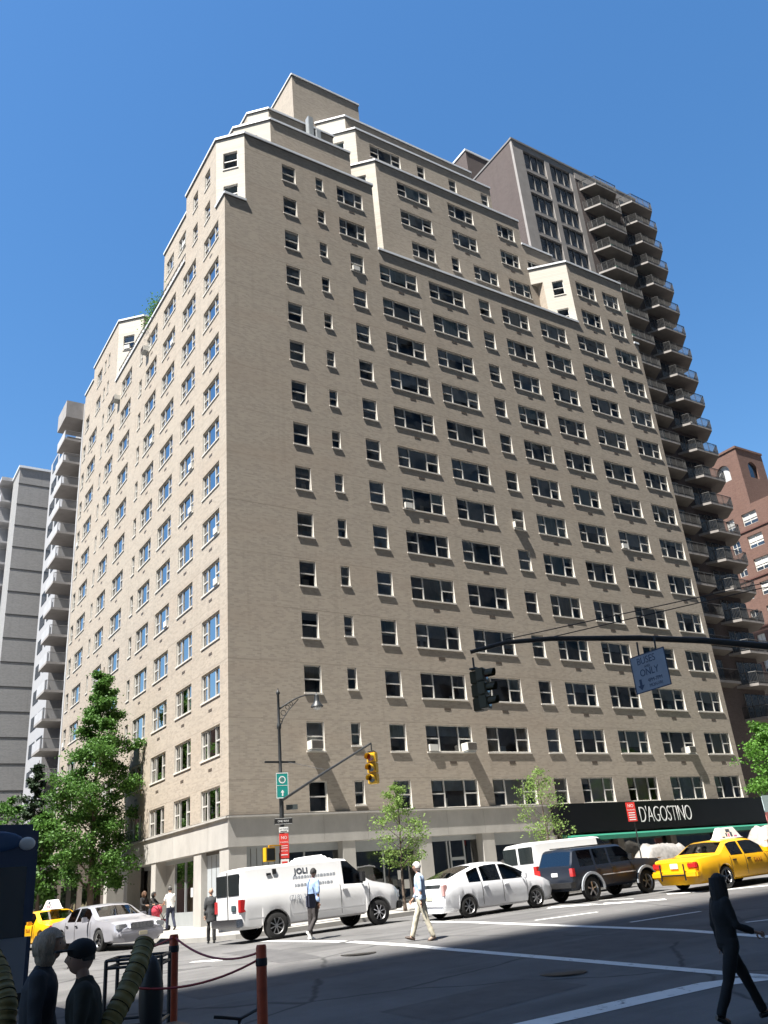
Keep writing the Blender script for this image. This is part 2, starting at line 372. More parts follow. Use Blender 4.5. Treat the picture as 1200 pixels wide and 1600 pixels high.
# east block over the store
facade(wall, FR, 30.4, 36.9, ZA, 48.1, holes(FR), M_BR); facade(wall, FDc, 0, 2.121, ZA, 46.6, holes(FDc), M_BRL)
for a, b in (((28.9,1.5),(28.9,2.2)), ((36.9,0),(36.9,6))): wall.face([(*a,ZA),(*b,ZA),(*b,48.1 if a[0] > 30 else 46.6),(*a,48.1 if a[0] > 30 else 46.6)], M_BR)
for a, b in (((30.4,0),(28.2,2.2)),): wall.face([(*a,46.6),(*b,46.6),(*b,48.1),(*a,48.1)], M_BRL)
wall.face([(30.4,0,46.6),(28.2,2.2,46.6),(28.9,2.2,46.6),(30.4,.7,46.6)], M_BR)
wall.face([(x,y,48.08) for x, y in ((30.4,0),(36.9,0),(36.9,6),(28.2,6),(28.2,2.2))], M_ROOF)
# second tier, rows 15-17
facade(wall, FW2, 13.4, 28.0, ZA, 53.3, holes(FW2), M_BR); facade(wall, FW2, 28.0, 31.4, ZA, 50.8, holes(FW2), M_BR)
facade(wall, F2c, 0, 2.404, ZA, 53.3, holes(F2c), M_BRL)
for a, b, zt in (((11.7,3.9),(11.7,9),53.3), ((28,2.2),(28,8.9),53.3), ((31.4,2.2),(31.4,8.9),50.8)): wall.face([(*a,ZA),(*b,ZA),(*b,zt),(*a,zt)], M_BR)
wall.face([(13.4,8.9,ZA),(31.4,8.9,ZA),(31.4,8.9,53.2),(13.4,8.9,53.2)], M_BR)
wall.face([(x,y,53.28) for x, y in ((13.4,2.2),(28,2.2),(28,8.9),(11.7,8.9),(11.7,3.9))], M_ROOF); wall.face([(x,y,50.78) for x, y in ((28,2.2),(31.4,2.2),(31.4,8.9),(28,8.9))], M_ROOF)
# corner second tier
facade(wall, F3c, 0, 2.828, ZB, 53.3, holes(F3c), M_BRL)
for a, b in (((4.6,2.5),(11.3,2.5)), ((2.6,4.5),(2.6,12.5)), ((2.6,12.5),(11.3,12.5)), ((11.3,2.5),(11.3,3.95)), ((11.3,3.95),(11.7,3.95))):
    wall.face([(*a,ZB-.02),(*b,ZB-.02),(*b,53.3),(*a,53.3)], M_BR)
wall.face([(x,y,53.27) for x, y in ((4.6,2.5),(11.3,2.5),(11.7,3.95),(11.7,12.5),(2.6,12.5),(2.6,4.5))], M_ROOF)
# third tiers
wall.prism([(5.3,4.1),(10.9,4.1),(10.9,11),(4.1,11),(4.1,5.3)], 53.25, 56.4, M_BR, M_ROOF, (0,1,2,3)); wall.face([(4.1,5.3,53.25),(5.3,4.1,53.25),(5.3,4.1,56.4),(4.1,5.3,56.4)], M_BRL)
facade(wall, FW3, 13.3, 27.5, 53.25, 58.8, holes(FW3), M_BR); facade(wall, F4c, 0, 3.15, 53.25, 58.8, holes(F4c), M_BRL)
for a, b in (((11.1,6.6),(11.1,9)), ((27.5,4.36),(27.5,8.9)), ((11.1,8.9),(27.5,8.9))): wall.face([(*a,53.2),(*b,53.2),(*b,58.8),(*a,58.8)], M_BR)
wall.face([(x,y,58.78) for x, y in ((13.3,4.36),(27.5,4.36),(27.5,8.9),(11.1,8.9),(11.1,6.59))], M_ROOF)
wall.prism([(13.15,5.5),(26.6,5.5),(26.6,8.8),(11.3,8.8),(11.3,7.35)], 58.75, 61.3, M_BR, M_ROOF, (0,1,2,3)); wall.face([(11.3,7.35,58.75),(13.15,5.5,58.75),(13.15,5.5,61.3),(11.3,7.35,61.3)], M_BRL)
wall.build('wall', apt, **bkw)
bh = MB(); bh.prism([(9.25,7.3),(15.9,7.3),(15.9,12.5),(9.25,12.5)], 53.3, 66, M_BR, M_ROOF); bh.build('rooftop_bulkhead', apt, **bkw)
# copings: a light metal cap over a dark strip painted as its shade
cop = MB()
def coping(pts, z, closed=False, w=.34, h=.16):
    n = len(pts)
    for i in range(n if closed else n-1):
        a = Vector((*pts[i], 0)); b = Vector((*pts[(i+1)%n], 0)); d = (b-a).normalized(); nn = Vector((d.y, -d.x, 0))
        a2 = a-d*.05; b2 = b+d*.05
        F = lambda u, q, zz: tuple(a2+d*u+nn*q+Vector((0,0,zz)))
        Lq = (b2-a2).length
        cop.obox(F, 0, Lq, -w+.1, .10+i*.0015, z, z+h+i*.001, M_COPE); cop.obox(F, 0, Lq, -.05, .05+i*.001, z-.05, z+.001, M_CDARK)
coping([(0,1.38),(0,0),(1.38,0)], ZA); coping([(11.35,0),(30.35,0)], ZA); coping([(36.95,0),(37.4,0),(37.4,8)], ZA)
coping([(0,23.55),(0,7.05)], ZA)
coping([(.6,13.5),(.6,7),(0,7),(0,1.4),(1.4,0),(11.3,0),(11.3,8)], ZB)
coping([(0,31.5),(0,23.6),c1,(8,c1[1])], 48.05); coping([(0,34.4),(0,31.5)], 46.7)
coping([(28.2,2.2),(30.4,0),(36.9,0),(36.9,6)], 48.1)
coping([(11.7,5),(11.7,3.9),(13.4,2.2),(28,2.2),(28,8)], 53.3); coping([(28,2.2),(31.4,2.2),(31.4,8)], 50.8)
coping([(2.6,12),(2.6,4.5),(4.6,2.5),(11.3,2.5)], 53.3); coping([(4.1,11),(4.1,5.3),(5.3,4.1),(10.9,4.1),(10.9,11)], 56.4)
coping([(11.1,8),(11.1,6.6),(13.3,4.36),(27.5,4.36),(27.5,8.5)], 58.8); coping([(11.3,8.8),(11.3,7.35),(13.15,5.5),(26.6,5.5),(26.6,8.8)], 61.3)
coping([(9.25,12.5),(9.25,7.3),(15.9,7.3),(15.9,12.5)], 66)
cop.build('coping', apt, **bkw)
# windows: the hundred that show largest are parts, the rest one part
def parea(w):
    F, a, b, c, d = w[:5]; P = [proj(fit2w(*F(*q))) for q in ((a,0,c),(b,0,c),(b,0,d),(a,0,d))]
    s = 0
    for i in range(4): x, y = P[i]; X, Y = P[(i+1)%4]; s += x*Y-X*y
    return abs(s)
W.sort(key=parea, reverse=True)
rnd = random.Random(11)
fr2, pn2, bl2, sl2, vt2 = MB(), MB(), MB(), MB(), MB(); nv = 0
for k, w in enumerate(W):
    F, a, b, c, d, kind, vent = w
    if k < 98:
        fr, pn, bl, sl = MB(), MB(), MB(), MB()
        has = window_parts(F, a, b, c, d, kind, fr, pn, bl, sl, rnd)
        o = fr.build('window', apt, **bkw); pn.build('pane', o, **bkw); sl.build('sill', o, **bkw)
        if has: bl.build('blind', o, **bkw)
    else: window_parts(F, a, b, c, d, kind, fr2, pn2, bl2, sl2, rnd)
    if vent:
        z = rz(round((c-Z0)/FH)+1)-.62; um = a+(b-a)*(.5 if F is FL else .52)
        vb = MB() if nv < 95 else vt2; nv += 1
        vb.obox(F, um-.22, um+.22, -.05, .012, z, z+.13, M_VENT)
        if vb is not vt2: vb.build('vent', apt, **bkw)
o = fr2.build('window', apt, **bkw); tag(o, kind='stuff')
for mbx, nm in ((pn2,'pane'),(bl2,'blind'),(sl2,'sill')): tag(mbx.build(nm, o, **bkw), kind='stuff')
tag(vt2.build('vent', apt, **bkw), kind='stuff')
# ---- stone base, band and shopfronts
st = MB()
ZS0, ZS1 = 3.75, 4.98
def band(F, u0, u1, top=ZS1):
    x = u0
    while x < u1-.1:
        e = min(u1, x+2.42); st.obox(F, x+.006, e-.006, -.3, .10, ZS0, top, M_STONE); x = e
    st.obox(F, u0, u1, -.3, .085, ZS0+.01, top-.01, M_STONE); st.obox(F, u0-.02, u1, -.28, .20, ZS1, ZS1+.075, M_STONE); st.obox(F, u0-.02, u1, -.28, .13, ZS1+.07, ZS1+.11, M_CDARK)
band(FR, -.09, 19.9); band(FL, -.08, 19.7)
def pillar(F, a, b, z0=.2, n=.06, m=None): st.obox(F, a, b, -.7, n, z0, ZS0, m or M_STONE)
for a, b in ((-.05,.8),(5.73,6.42),(10.15,10.92),(14.2,15.0),(18.6,19.5)): pillar(FR, a, b)
for a, b in ((3.25,4.24),(9.86,10.6),(14.8,15.5),(19.0,19.7)): pillar(FL, a, b)
st.obox(FL, .0, 1.0, -.6, .055, .2, ZS0, M_STONE)
st.build('stone_base', apt, **bkw)
sf = MB(); sg = MB()
def shop(F, a, b, mull, header=.45, base=.5, dep=.55, fm=M_METAL, doors=None, z0=.45):
    sf.obox(F, a, b, -dep-.05, -dep+.03, ZS0-header, ZS0, fm); sf.obox(F, a, b, -dep-.05, -dep+.03, .2, z0+base, fm)
    for x in mull: sf.obox(F, x-.04, x+.04, -dep-.05, -dep+.05, z0+base, ZS0-header, fm)
    if doors: sf.obox(F, doors[0], doors[1], -dep-.02, -dep+.055, z0+2.1, z0+2.25, fm)
    sg = MB(); sg.face([F(a,-dep,z0+base),F(b,-dep,z0+base),F(b,-dep,ZS0-header),F(a,-dep,ZS0-header)], M_STGL)
    sg.build('shop_window', apt, **bkw)
    for q in ([F(a,-dep-2.5,.2),F(b,-dep-2.5,.2),F(b,-dep-2.5,ZS0),F(a,-dep-2.5,ZS0)], [F(a,-dep-.06,ZS0-.01),F(b,-dep-.06,ZS0-.01),F(b,-dep-2.5,ZS0-.01),F(a,-dep-2.5,ZS0-.01)],
              [F(a,-dep-.06,.4),F(b,-dep-.06,.4),F(b,-dep-2.5,.4),F(a,-dep-2.5,.4)], [F(a,-dep-.06,.2),F(a,-dep-2.5,.2),F(a,-dep-2.5,ZS0),F(a,-dep-.06,ZS0)], [F(b,-dep-.06,.2),F(b,-dep-2.5,.2),F(b,-dep-2.5,ZS0),F(b,-dep-.06,ZS0)]): sf.face(q, M_ROOM)
    rs = random.Random(int(a*10)); cl = [mat('shop_goods_white', (.6,.6,.58), .7), mat('shop_goods_tan', (.4,.28,.16), .7), mat('shop_goods_blue', (.08,.15,.3), .6), mat('shop_goods_red', (.4,.06,.05), .6)]
    for q in range(int((b-a)*4)):
        x = rs.uniform(a+.2, b-.5); d_ = rs.uniform(.5, 2.2); h_ = rs.uniform(.3, 1.3); sf.obox(F, x, x+rs.uniform(.15,.5), -dep-d_-.3, -dep-d_, z0, z0+base+h_, rs.choice(cl))
    for q in range(2): x = rs.uniform(a+.3, b-.6); z_ = z0+base+rs.uniform(.3,1.0); sf.obox(F, x, x+.3, -dep+.004, -dep+.010, z_, z_+.42, cl[0])
    sf.face([F(a,0,ZS0-.002),F(b,0,ZS0-.002),F(b,-dep,ZS0-.002),F(a,-dep,ZS0-.002)], M_STONE)
sf.obox(FR, .8, 2.55, -.5, -.3, .2, ZS0, M_METAL)
for k in range(6): sf.obox(FR, .85+k*.29, .87+k*.29, -.3, -.285, .3, ZS0-.1, M_CDARK)
shop(FR, 2.55, 5.73, (3.9,), .35, .6, .45); shop(FR, 6.42, 10.15, (8.3,), .5, .5); shop(FR, 10.92, 14.2, (12.2,12.4,13.3), .25, .15, .5, doors=(12.4,13.3)); shop(FR, 15.0, 18.6, (16.8,), .6, .5)
M_PANEL = mat('metal_wall_panel', (.50,.54,.57), .45, metal=.3, var=.05)
sf.obox(FL, 1.0, 3.25, -.5, -.25, .2, ZS0-.15, M_PANEL); sf.obox(FL, 1.0, 3.25, -.52, -.2, ZS0-.15, ZS0, M_CDARK)
for k in range(3): sf.obox(FL, 1.0+(k+1)*.56, 1.02+(k+1)*.56, -.25, -.235, .3, ZS0-.2, M_CDARK)
shop(FL, 4.24, 9.86, (5.6,6.8,8.3), .2, .8, .5); shop(FL, 10.6, 14.8, (12.0,13.2), .2, .15, .9); shop(FL, 15.5, 19.0, (17.2,), .2, .2, .5)
# dark rear part of the base on the side street
M_GRAN = mat('dark_granite', (.09,.075,.065), .45, var=.3, vscale=3)
sf.obox(FL, 19.7, 34.4, -.5, 0, .2, 5.05, M_GRAN)
for a in (20.6, 23.5, 26.5, 29.5, 32.2): sg = MB(); sg.obox(FL, a, a+1.6, -.02, .01, .9, 3.4, M_STGL); sg.build('shop_window', apt, **bkw)
sf.build('shopfront', apt, **bkw)
M_BRK = mat('balcony_rail_dark', (.05,.05,.05), .5)
rl = MB()
for k in range(28):
    y = 7.3+k*.58; rl.obox(FL, y, y+.03, -.12, -.09, ZA+.1, ZA+.95, M_BRK)
rl.obox(FL, 7.1, 23.2, -.13, -.08, ZA+.95, ZA+1.0, M_BRK); rl.build('terrace_railing', apt, **bkw)
# grocery sign box with green canopy edge
gs = MB(); gs.obox(FR, 19.25, 38.6, -.25, .75, 3.45, 5.02, M_BLACK)
so = gs.build('shop_sign', apt, **bkw, bevel=.02)
ga = MB(); M_GREEN = mat('green_canvas', (.02,.17,.11), .6, var=.1)
F = FR
ga.hexa([F(19.65,.3,3.2),F(38.6,.3,3.2),F(38.6,1.15,3.02),F(19.65,1.15,3.02),F(19.65,.3,3.44),F(38.6,.3,3.44),F(38.6,1.15,3.24),F(19.65,1.15,3.24)], M_GREEN)
ga.build('awning', apt, **bkw)
TXT = lambda x, y, z: Vector(FR(x, y, z))*S0
text_mesh('sign_lettering', "D'AGOSTINO", 1.3*S0, M_WHITE, so, face_mat(TXT(28.0,.757,4.22), (1,0,0)), .006, sx=.64, bold=-.02, sp=.92)
b_ = MB(); shopin = MB()
shop_dark = MB()
for q in (19.6, 24.2, 28.8, 33.4, 37.6): shop_dark.obox(FR, q, q+.5, -.5, .05, .3, 3.45, M_GRAN)
shop_dark.obox(FR, 19.6, 37.4, -.5, -.05, 3.3, 5.05, M_GRAN); shop_dark.obox(FR, 20.1, 37.6, -2.8, -2.7, .3, 3.4, M_ROOM)
for a in (20.1, 24.7, 29.3, 33.9): shop_dark.obox(FR, a, a+4.1, -.35, -.25, .3, 1.3, M_GRAN)
shop_dark.build('grocery_front', apt, **bkw)
for a in (20.1, 24.7, 29.3, 33.9): gg = MB(); gg.face([FR(a,-.3,1.3),FR(a+4.1,-.3,1.3),FR(a+4.1,-.3,3.3),FR(a,-.3,3.3)], M_STGL); gg.build('shop_window', apt, **bkw)
# roof-top plant
rp = MB(); rp.box(8.3, 8.75, 3.3, 3.8, 53.3, 56.6, M_METAL); rp.box(8.9, 9.3, 3.2, 3.7, 53.3, 55.4, M_METAL); rp.build('rooftop_duct', apt, bevel=.03, **bkw)
# window air conditioners
def acunit(F, u, z, label, out=.52):
    P = fit2w(*F(u, -.1, z)); U = Vector(F(1,0,0))-Vector(F(0,0,0)); N = Vector(F(0,1,0))-Vector(F(0,0,0))
    t = thing('air_conditioner', label, 'air conditioner', P, 0, 'window air conditioners')
    f = lambda a, n, zz: tuple(U*a+N*n+Vector((0,0,zz)))
    mb = MB(); mb.obox(f, -.3, .3, -.1, out, .02, .42, M_ACU); c = mb.build('casing', t, bevel=.015)
    mb = MB()
    for k in range(9): mb.obox(f, -.27, .27, out+.001, out+.01, .05+k*.04, .07+k*.04, M_VENT)
    mb.build('grille', t); mb = MB(); mb.obox(f, -.28, .28, .05, out-.07, -.03, .018, M_METAL); mb.build('bracket', t)
acunit(FR, 4.42, rz(2), 'air conditioner in the second window up, nearest the front corner')
acunit(FR, 13.95, rz(2), 'air conditioner at the right end of a wide window, second window row above the shops')
acunit(FR, 20.2, rz(7), 'air conditioner in a narrow window half way up the avenue front', .3)
acunit(FR, 32.5, rz(2), 'air conditioner at the far right above the grocery sign', .3)
acunit(FL, 14.9, rz(13), 'air conditioner high on the side street front below the terrace')
acunit(FL, 22.3, rz(13)-.05, 'farthest air conditioner on the side street front, by the set back block')
# ------------------------------------------------------------- ground, road, pavements
M_ASPH = mat('asphalt', (.118,.115,.113), .85, var=.28, vscale=.5, bump=.25, bscale=30)
_nt = M_ASPH.node_tree
_w = _nt.nodes.new('ShaderNodeTexNoise'); _w.inputs['Scale'].default_value = 45; _w.inputs['Detail'].default_value = 3
_tc = [n for n in _nt.nodes if n.type == 'TEX_COORD'][0]; _nt.links.new(_tc.outputs['Object'], _w.inputs['Vector'])
_mx = _nt.nodes.new('ShaderNodeMix'); _mx.data_type = 'RGBA'; _mx.blend_type = 'OVERLAY'; _mx.inputs['Factor'].default_value = .35
_b = _nt.nodes['Principled BSDF']; _src = _b.inputs['Base Color'].links[0].from_socket
_nt.links.new(_src, _mx.inputs[6]); _nt.links.new(_w.outputs['Color'], _mx.inputs[7]); _nt.links.new(_mx.outputs[2], _b.inputs['Base Color'])
def asphalt_wear():
    nt = M_ASPH.node_tree; N = nt.nodes; L = nt.links; b = N['Principled BSDF']; src = b.inputs['Base Color'].links[0].from_socket
    tc = [n for n in N if n.type == 'TEX_COORD'][0]
    def layer(src, fac, col, typ='MIX'):
        x = N.new('ShaderNodeMix'); x.data_type = 'RGBA'; x.blend_type = typ; L.new(fac, x.inputs['Factor']); L.new(src, x.inputs[6]); x.inputs[7].default_value = (*col, 1); return x.outputs[2]
    def rng(s, a, b_, lo, hi): r = N.new('ShaderNodeMapRange'); L.new(s, r.inputs[0]); r.inputs[1].default_value = a; r.inputs[2].default_value = b_; r.inputs[3].default_value = lo; r.inputs[4].default_value = hi; return r.outputs[0]
    nz = N.new('ShaderNodeTexNoise'); nz.inputs['Scale'].default_value = 1.2; L.new(tc.outputs['Object'], nz.inputs['Vector'])
    mx = N.new('ShaderNodeMix'); mx.data_type = 'VECTOR'; mx.inputs['Factor'].default_value = .25; L.new(tc.outputs['Object'], mx.inputs[4]); L.new(nz.outputs['Color'], mx.inputs[5])
    v = N.new('ShaderNodeTexVoronoi'); v.feature = 'DISTANCE_TO_EDGE'; v.inputs['Scale'].default_value = .22; L.new(mx.outputs[1], v.inputs['Vector'])
    src = layer(src, rng(v.outputs['Distance'], .002, .010, .75, 0), (.025,.025,.025))
    for sc_, a, c_, hi in (((.06,.9,1), .52, (.055,.054,.053), .55), ((.10,2.2,1), .56, (.17,.165,.16), .45), ((1,1,1), .66, (.03,.03,.032), .7)):
        mp = N.new('ShaderNodeMapping'); mp.inputs['Scale'].default_value = sc_; L.new(tc.outputs['Object'], mp.inputs['Vector']); n = N.new('ShaderNodeTexNoise'); n.inputs['Scale'].default_value = 1.0; n.inputs['Detail'].default_value = 5; L.new(mp.outputs[0], n.inputs['Vector'])
        src = layer(src, rng(n.outputs['Fac'], a, a+.16, 0, hi), c_)
    L.new(src, b.inputs['Base Color'])
asphalt_wear()
def slabmat():
    m = mat('pavement_concrete', (.36,.345,.32), .85, var=.12, vscale=.8, bump=.15)
    nt = m.node_tree; b = nt.nodes['Principled BSDF']; src = b.inputs['Base Color'].links[0].from_socket
    bt = nt.nodes.new('ShaderNodeTexBrick'); bt.offset = 0; bt.inputs['Scale'].default_value = 1; bt.inputs['Brick Width'].default_value = 1.5; bt.inputs['Row Height'].default_value = 1.5
    bt.inputs['Mortar Size'].default_value = .015; bt.inputs['Color1'].default_value = (1,1,1,1); bt.inputs['Color2'].default_value = (.86,.86,.86,1); bt.inputs['Mortar'].default_value = (.35,.35,.35,1)
    tc = [n for n in nt.nodes if n.type == 'TEX_COORD'][0]; nt.links.new(tc.outputs['Object'], bt.inputs['Vector'])
    mx = nt.nodes.new('ShaderNodeMix'); mx.data_type = 'RGBA'; mx.blend_type = 'MULTIPLY'; mx.inputs['Factor'].default_value = 1
    nt.links.new(src, mx.inputs[6]); nt.links.new(bt.outputs['Color'], mx.inputs[7]); nt.links.new(mx.outputs[2], b.inputs['Base Color']); return m
M_PAVE = slabmat(); M_KERB = mat('kerb_granite', (.33,.32,.30), .8, var=.12, vscale=2)
def axis(lo, hi, flo, fhi, fine):
    a = [flo]; s = fine
    while a[-1] < fhi: a.append(a[-1]+fine)
    s = fine*2; b = a[-1]
    while b < hi: b += s; s *= 1.5; a.append(b)
    s = fine*2; b = flo; pre = []
    while b > lo: b -= s; s *= 1.5; pre.append(b)
    return pre[::-1]+a
gx = axis(-1500, 1500, -40, 90, 2); gy = axis(-1500, 1500, -46, 60, 1)
vs = [(x, y, G(x, y)) for y in gy for x in gx]; nx = len(gx)
fs = [(j*nx+i, j*nx+i+1, (j+1)*nx+i+1, (j+1)*nx+i) for j in range(len(gy)-1) for i in range(nx-1)]
mb = MB(); mb.mesh(vs, fs, M_ASPH); o = mb.build('road', smooth=60); tag(o, kind='structure')
def slab(name, poly, h=.14, inner=None):
    """raised pavement that follows the terrain, with a kerb stone round it; poly counter-clockwise, axis aligned fan strips"""
    mb = MB(); n = len(poly)
    # dense outline
    P = []
    for i in range(n):
        a, b = poly[i], poly[(i+1)%n]; L = math.hypot(b[0]-a[0], b[1]-a[1]); k = max(1, int(L/2.0))
        for j in range(k): P.append((a[0]+(b[0]-a[0])*j/k, a[1]+(b[1]-a[1])*j/k))
    bm = bmesh.new()
    vv = [bm.verts.new((x, y, 0)) for x, y in P]; f = bm.faces.new(vv); f.material_index = 0
    for ax, lo, hi, st in ((1, -60, 140, 1.0), (0, -60, 220, 4.0)):
        c = lo
        while c < hi:
            no = (0,1,0) if ax else (1,0,0); co = (0,c,0) if ax else (c,0,0)
            bmesh.ops.bisect_plane(bm, geom=bm.verts[:]+bm.edges[:]+bm.faces[:], plane_co=co, plane_no=no, dist=1e-4); c += st
    for v in bm.verts: v.co.z = G(v.co.x, v.co.y)+h
    me = bpy.data.meshes.new(name); bm.to_mesh(me); bm.free(); me.materials.append(M_PAVE)
    o = bpy.data.objects.new(name, me); COL.objects.link(o); tag(o, kind='structure')
    kb = MB(); w = .16
    m = len(P)
    for i in range(m):
        a, b = P[i], P[(i+1)%m]; d = Vector((b[0]-a[0], b[1]-a[1], 0)).normalized(); q = Vector((-d.y, d.x, 0))*w
        ga, gb = G(*a), G(*b)
        lo = [(a[0]-q.x*.12,a[1]-q.y*.12,ga-.05),(b[0]-q.x*.12,b[1]-q.y*.12,gb-.05)]
        kb.face([lo[0], lo[1], (b[0]-q.x*.12,b[1]-q.y*.12,gb+h+.005), (a[0]-q.x*.12,a[1]-q.y*.12,ga+h+.005)], M_KERB)
        kb.face([(a[0]-q.x*.12,a[1]-q.y*.12,ga+h+.005), (b[0]-q.x*.12,b[1]-q.y*.12,gb+h+.005), (b[0]+q.x,b[1]+q.y,gb+h+.005), (a[0]+q.x,a[1]+q.y,ga+h+.005)], M_KERB)
    k = kb.build('kerb'); tag(k, kind='structure')
XK, YK = -4.7, -9.1
arc = [(XK+2.6-2.6*cos(t), YK+2.6-2.6*sin(t)) for t in [pi/2*i/6 for i in range(7)]]
slab('pavement', arc+[(76, YK), (76, 30), (74, 120), (XK, 120)])
slab('pavement', [(-60,-60), (110,-60), (110,-31.8), (-12, -31.8), (-14.2,-33.2), (-60,-33.2)])
slab('pavement', [(-60,-9), (-17,-9), (-15,-7), (-15,120), (-60,120)])
slab('pavement', [(92,-9), (150,-9), (150,100), (92,100)])
# painted road markings, worn
def paintmat():
    m = mat('road_paint', (.72,.72,.70), .6, var=.06)
    nt = m.node_tree; b = nt.nodes['Principled BSDF']; tc = [n for n in nt.nodes if n.type == 'TEX_COORD'][0]
    n = nt.nodes.new('ShaderNodeTexNoise'); n.inputs['Scale'].default_value = 5; n.inputs['Detail'].default_value = 8; n.inputs['Roughness'].default_value = .75
    nt.links.new(tc.outputs['Object'], n.inputs['Vector'])
    r = nt.nodes.new('ShaderNodeMapRange'); r.inputs[1].default_value = .30; r.inputs[2].default_value = .42; nt.links.new(n.outputs['Fac'], r.inputs[0]); nt.links.new(r.outputs[0], b.inputs['Alpha']); return m
M_PAINT = paintmat()
def marking(pix, w0, w1=None, name='road_marking'):
    mb = MB(); w1 = w1 or w0; P = [ground(u, v, .006) for u, v in pix]; Q = []
    for a, b in zip(P, P[1:]):
        k = max(1, int((b-a).length/.8)); Q += [a.lerp(b, j/k) for j in range(k)]
    Q.append(P[-1]); n = len(Q); L = []
    for i, p in enumerate(Q):
        d = (Q[min(i+1,n-1)]-Q[max(i-1,0)]); d.z = 0; d.normalize(); q = Vector((-d.y, d.x, 0)); w = (w0+(w1-w0)*i/(n-1))/2
        L.append(((p+q*w), (p-q*w)))
    for (a, b), (c, d) in zip(L, L[1:]):
        mb.face([(x.x, x.y, G(x.x, x.y)+.006) for x in (a, b, d, c)], M_PAINT)
    tag(mb.build(name), kind='structure')
marking([(400,1471),(520,1471),(640,1477),(700,1483),(900,1500),(1060,1514),(1205,1527)], .30)
marking([(668,1440),(740,1441),(900,1447),(1060,1453),(1205,1464)], .30)
marking([(815,1604),(1000,1562),(1110,1538),(1200,1527)], .42)
marking([(836,1438),(934,1425)], .12); marking([(985,1441),(1095,1424)], .12); marking([(1165,1441),(1210,1436)], .12)
marking([(858,1418),(960,1411),(1040,1405)], .75, .35); marking([(880,1410),(990,1404)], .12)
marking([(1042,1397),(1110,1392),(1205,1383)], .28); marking([(690,1440),(840,1418)], .10); marking([(300,1503),(350,1500)], .25)
marking([(330,1500),(345,1499)], .5)
# manhole covers and asphalt repairs
M_PATCH = mat('asphalt_patch', (.085,.083,.083), .8, var=.2, vscale=2); M_IRON = mat('cast_iron', (.05,.045,.04), .6, metal=.5, var=.3, vscale=12)
def patch(u, v, L, Wd, a=0):
    P = ground(u, v); mb = MB(); c, s = cos(a), sin(a); N = 6
    for i in range(N):
        x0 = -L/2+L*i/N; x1 = x0+L/N
        q = [(x0,-Wd/2),(x1,-Wd/2),(x1,Wd/2),(x0,Wd/2)]
        mb.face([(P.x+x*c-y*s, P.y+x*s+y*c, G(P.x+x*c-y*s, P.y+x*s+y*c)+.003) for x, y in q], M_PATCH)
    tag(mb.build('road_repair'), kind='structure')
patch(620,1500,9,1.2,.02); patch(980,1470,5,2.2,.05); patch(420,1490,4,1.0,1.5); patch(760,1560,3,1.4,.1); patch(230,1520,2.5,1.2,.0)
def manhole(u, v):
    P = ground(u, v, .006); mb = MB(); mb.lathe([(0,0),(.33,0),(.33,-.004)], M_IRON, P, n=24); mb.lathe([(.345,0),(.40,0),(.40,-.003)], M_IRON, P, n=24)
    tag(mb.build('manhole_cover', smooth=40), 'round cast iron manhole cover set in the %s' % ('shaded road inside the crosswalk' if u > 700 else 'sunlit road left of the middle'), 'manhole cover')
manhole(880,1520); manhole(560,1490)
# ------------------------------------------------------------- neighbouring buildings (fit frame)
def froot(name, label, cat, x, y, z=.3):
    return thing(name, label, cat, fit2w(x, y, z)), dict(org=(x, y, z), S=S0)
M_BRD = brick('brown_brick', (.105,.082,.077), (.075,.058,.055), (.135,.11,.10), .4)
M_CON = mat('concrete_grey', (.30,.28,.265), .8, var=.12, vscale=1, bump=.1); M_DGL = mat('dark_glass', (.03,.042,.06), .06, spec=.9, var=.5, vscale=.5)
M_BARK0 = mat('wicker_brown', (.16,.10,.06), .8); M_PALE0 = mat('plastic_white', (.6,.6,.6), .5)
M_MUL = mat('bronze_mullion', (.22,.21,.20), .5); M_BALC = mat('balcony_soffit_shade', (.15,.135,.12), .85, var=.15, vscale=1)  # soffit concrete coloured darker to carry the shade under each balcony
tw, tk = froot('apartment_tower', 'tall dark brown tower with stacks of angular balconies behind the cream building', 'building', 36.8, 9)
FT = plane((0,9), (1,0), (0,-1)); ZT = 74.3; FP = 2.957
tholes = []
for k in range(10):
    z1 = 73.5-FP*k
    for a, b in ((38.3,41.45),(42.15,45.25)): tholes.append((a, b, z1-2.72, z1))
wl = MB()
facade(wl, FT, 36.8, 46.0, 40, ZT, tholes, M_CON, .25); wl.face([FT(36.8,0,.3),FT(46,0,.3),FT(46,0,40),FT(36.8,0,40)], M_CON)
wl.face([FT(46,0,.3),FT(56.2,0,.3),FT(56.2,0,ZT-1.3),FT(46,0,ZT-1.3)], M_BRD); wl.obox(FT, 46, 56.2, -.4, .05, ZT-1.3, ZT, M_CON)
wl.face([(36.8,9.3,.3),(36.8,27,.3),(36.8,27,ZT),(36.8,9.3,ZT)], M_BRD); wl.face([(36.8,9,.3),(36.8,9.3,.3),(36.8,9.3,ZT),(36.8,9,ZT)], M_CON); wl.face([(56.2,9,.3),(56.2,27,.3),(56.2,27,ZT),(56.2,9,ZT)], M_BRD)
wl.face([(36.8,27,.3),(56.2,27,.3),(56.2,27,ZT),(36.8,27,ZT)], M_BRD); wl.face([(36.8,9,ZT-.02),(56.2,9,ZT-.02),(56.2,27,ZT-.02),(36.8,27,ZT-.02)], M_ROOF)
wl.build('wall', tw, **tk)
pp = MB(); pp.obox(FT, 36.7, 56.3, -.3, .1, ZT, ZT+.25, M_MUL); pp.box(36.72, 37.0, 9, 27, ZT+.003, ZT+.22, M_MUL); pp.build('coping', tw, **tk)
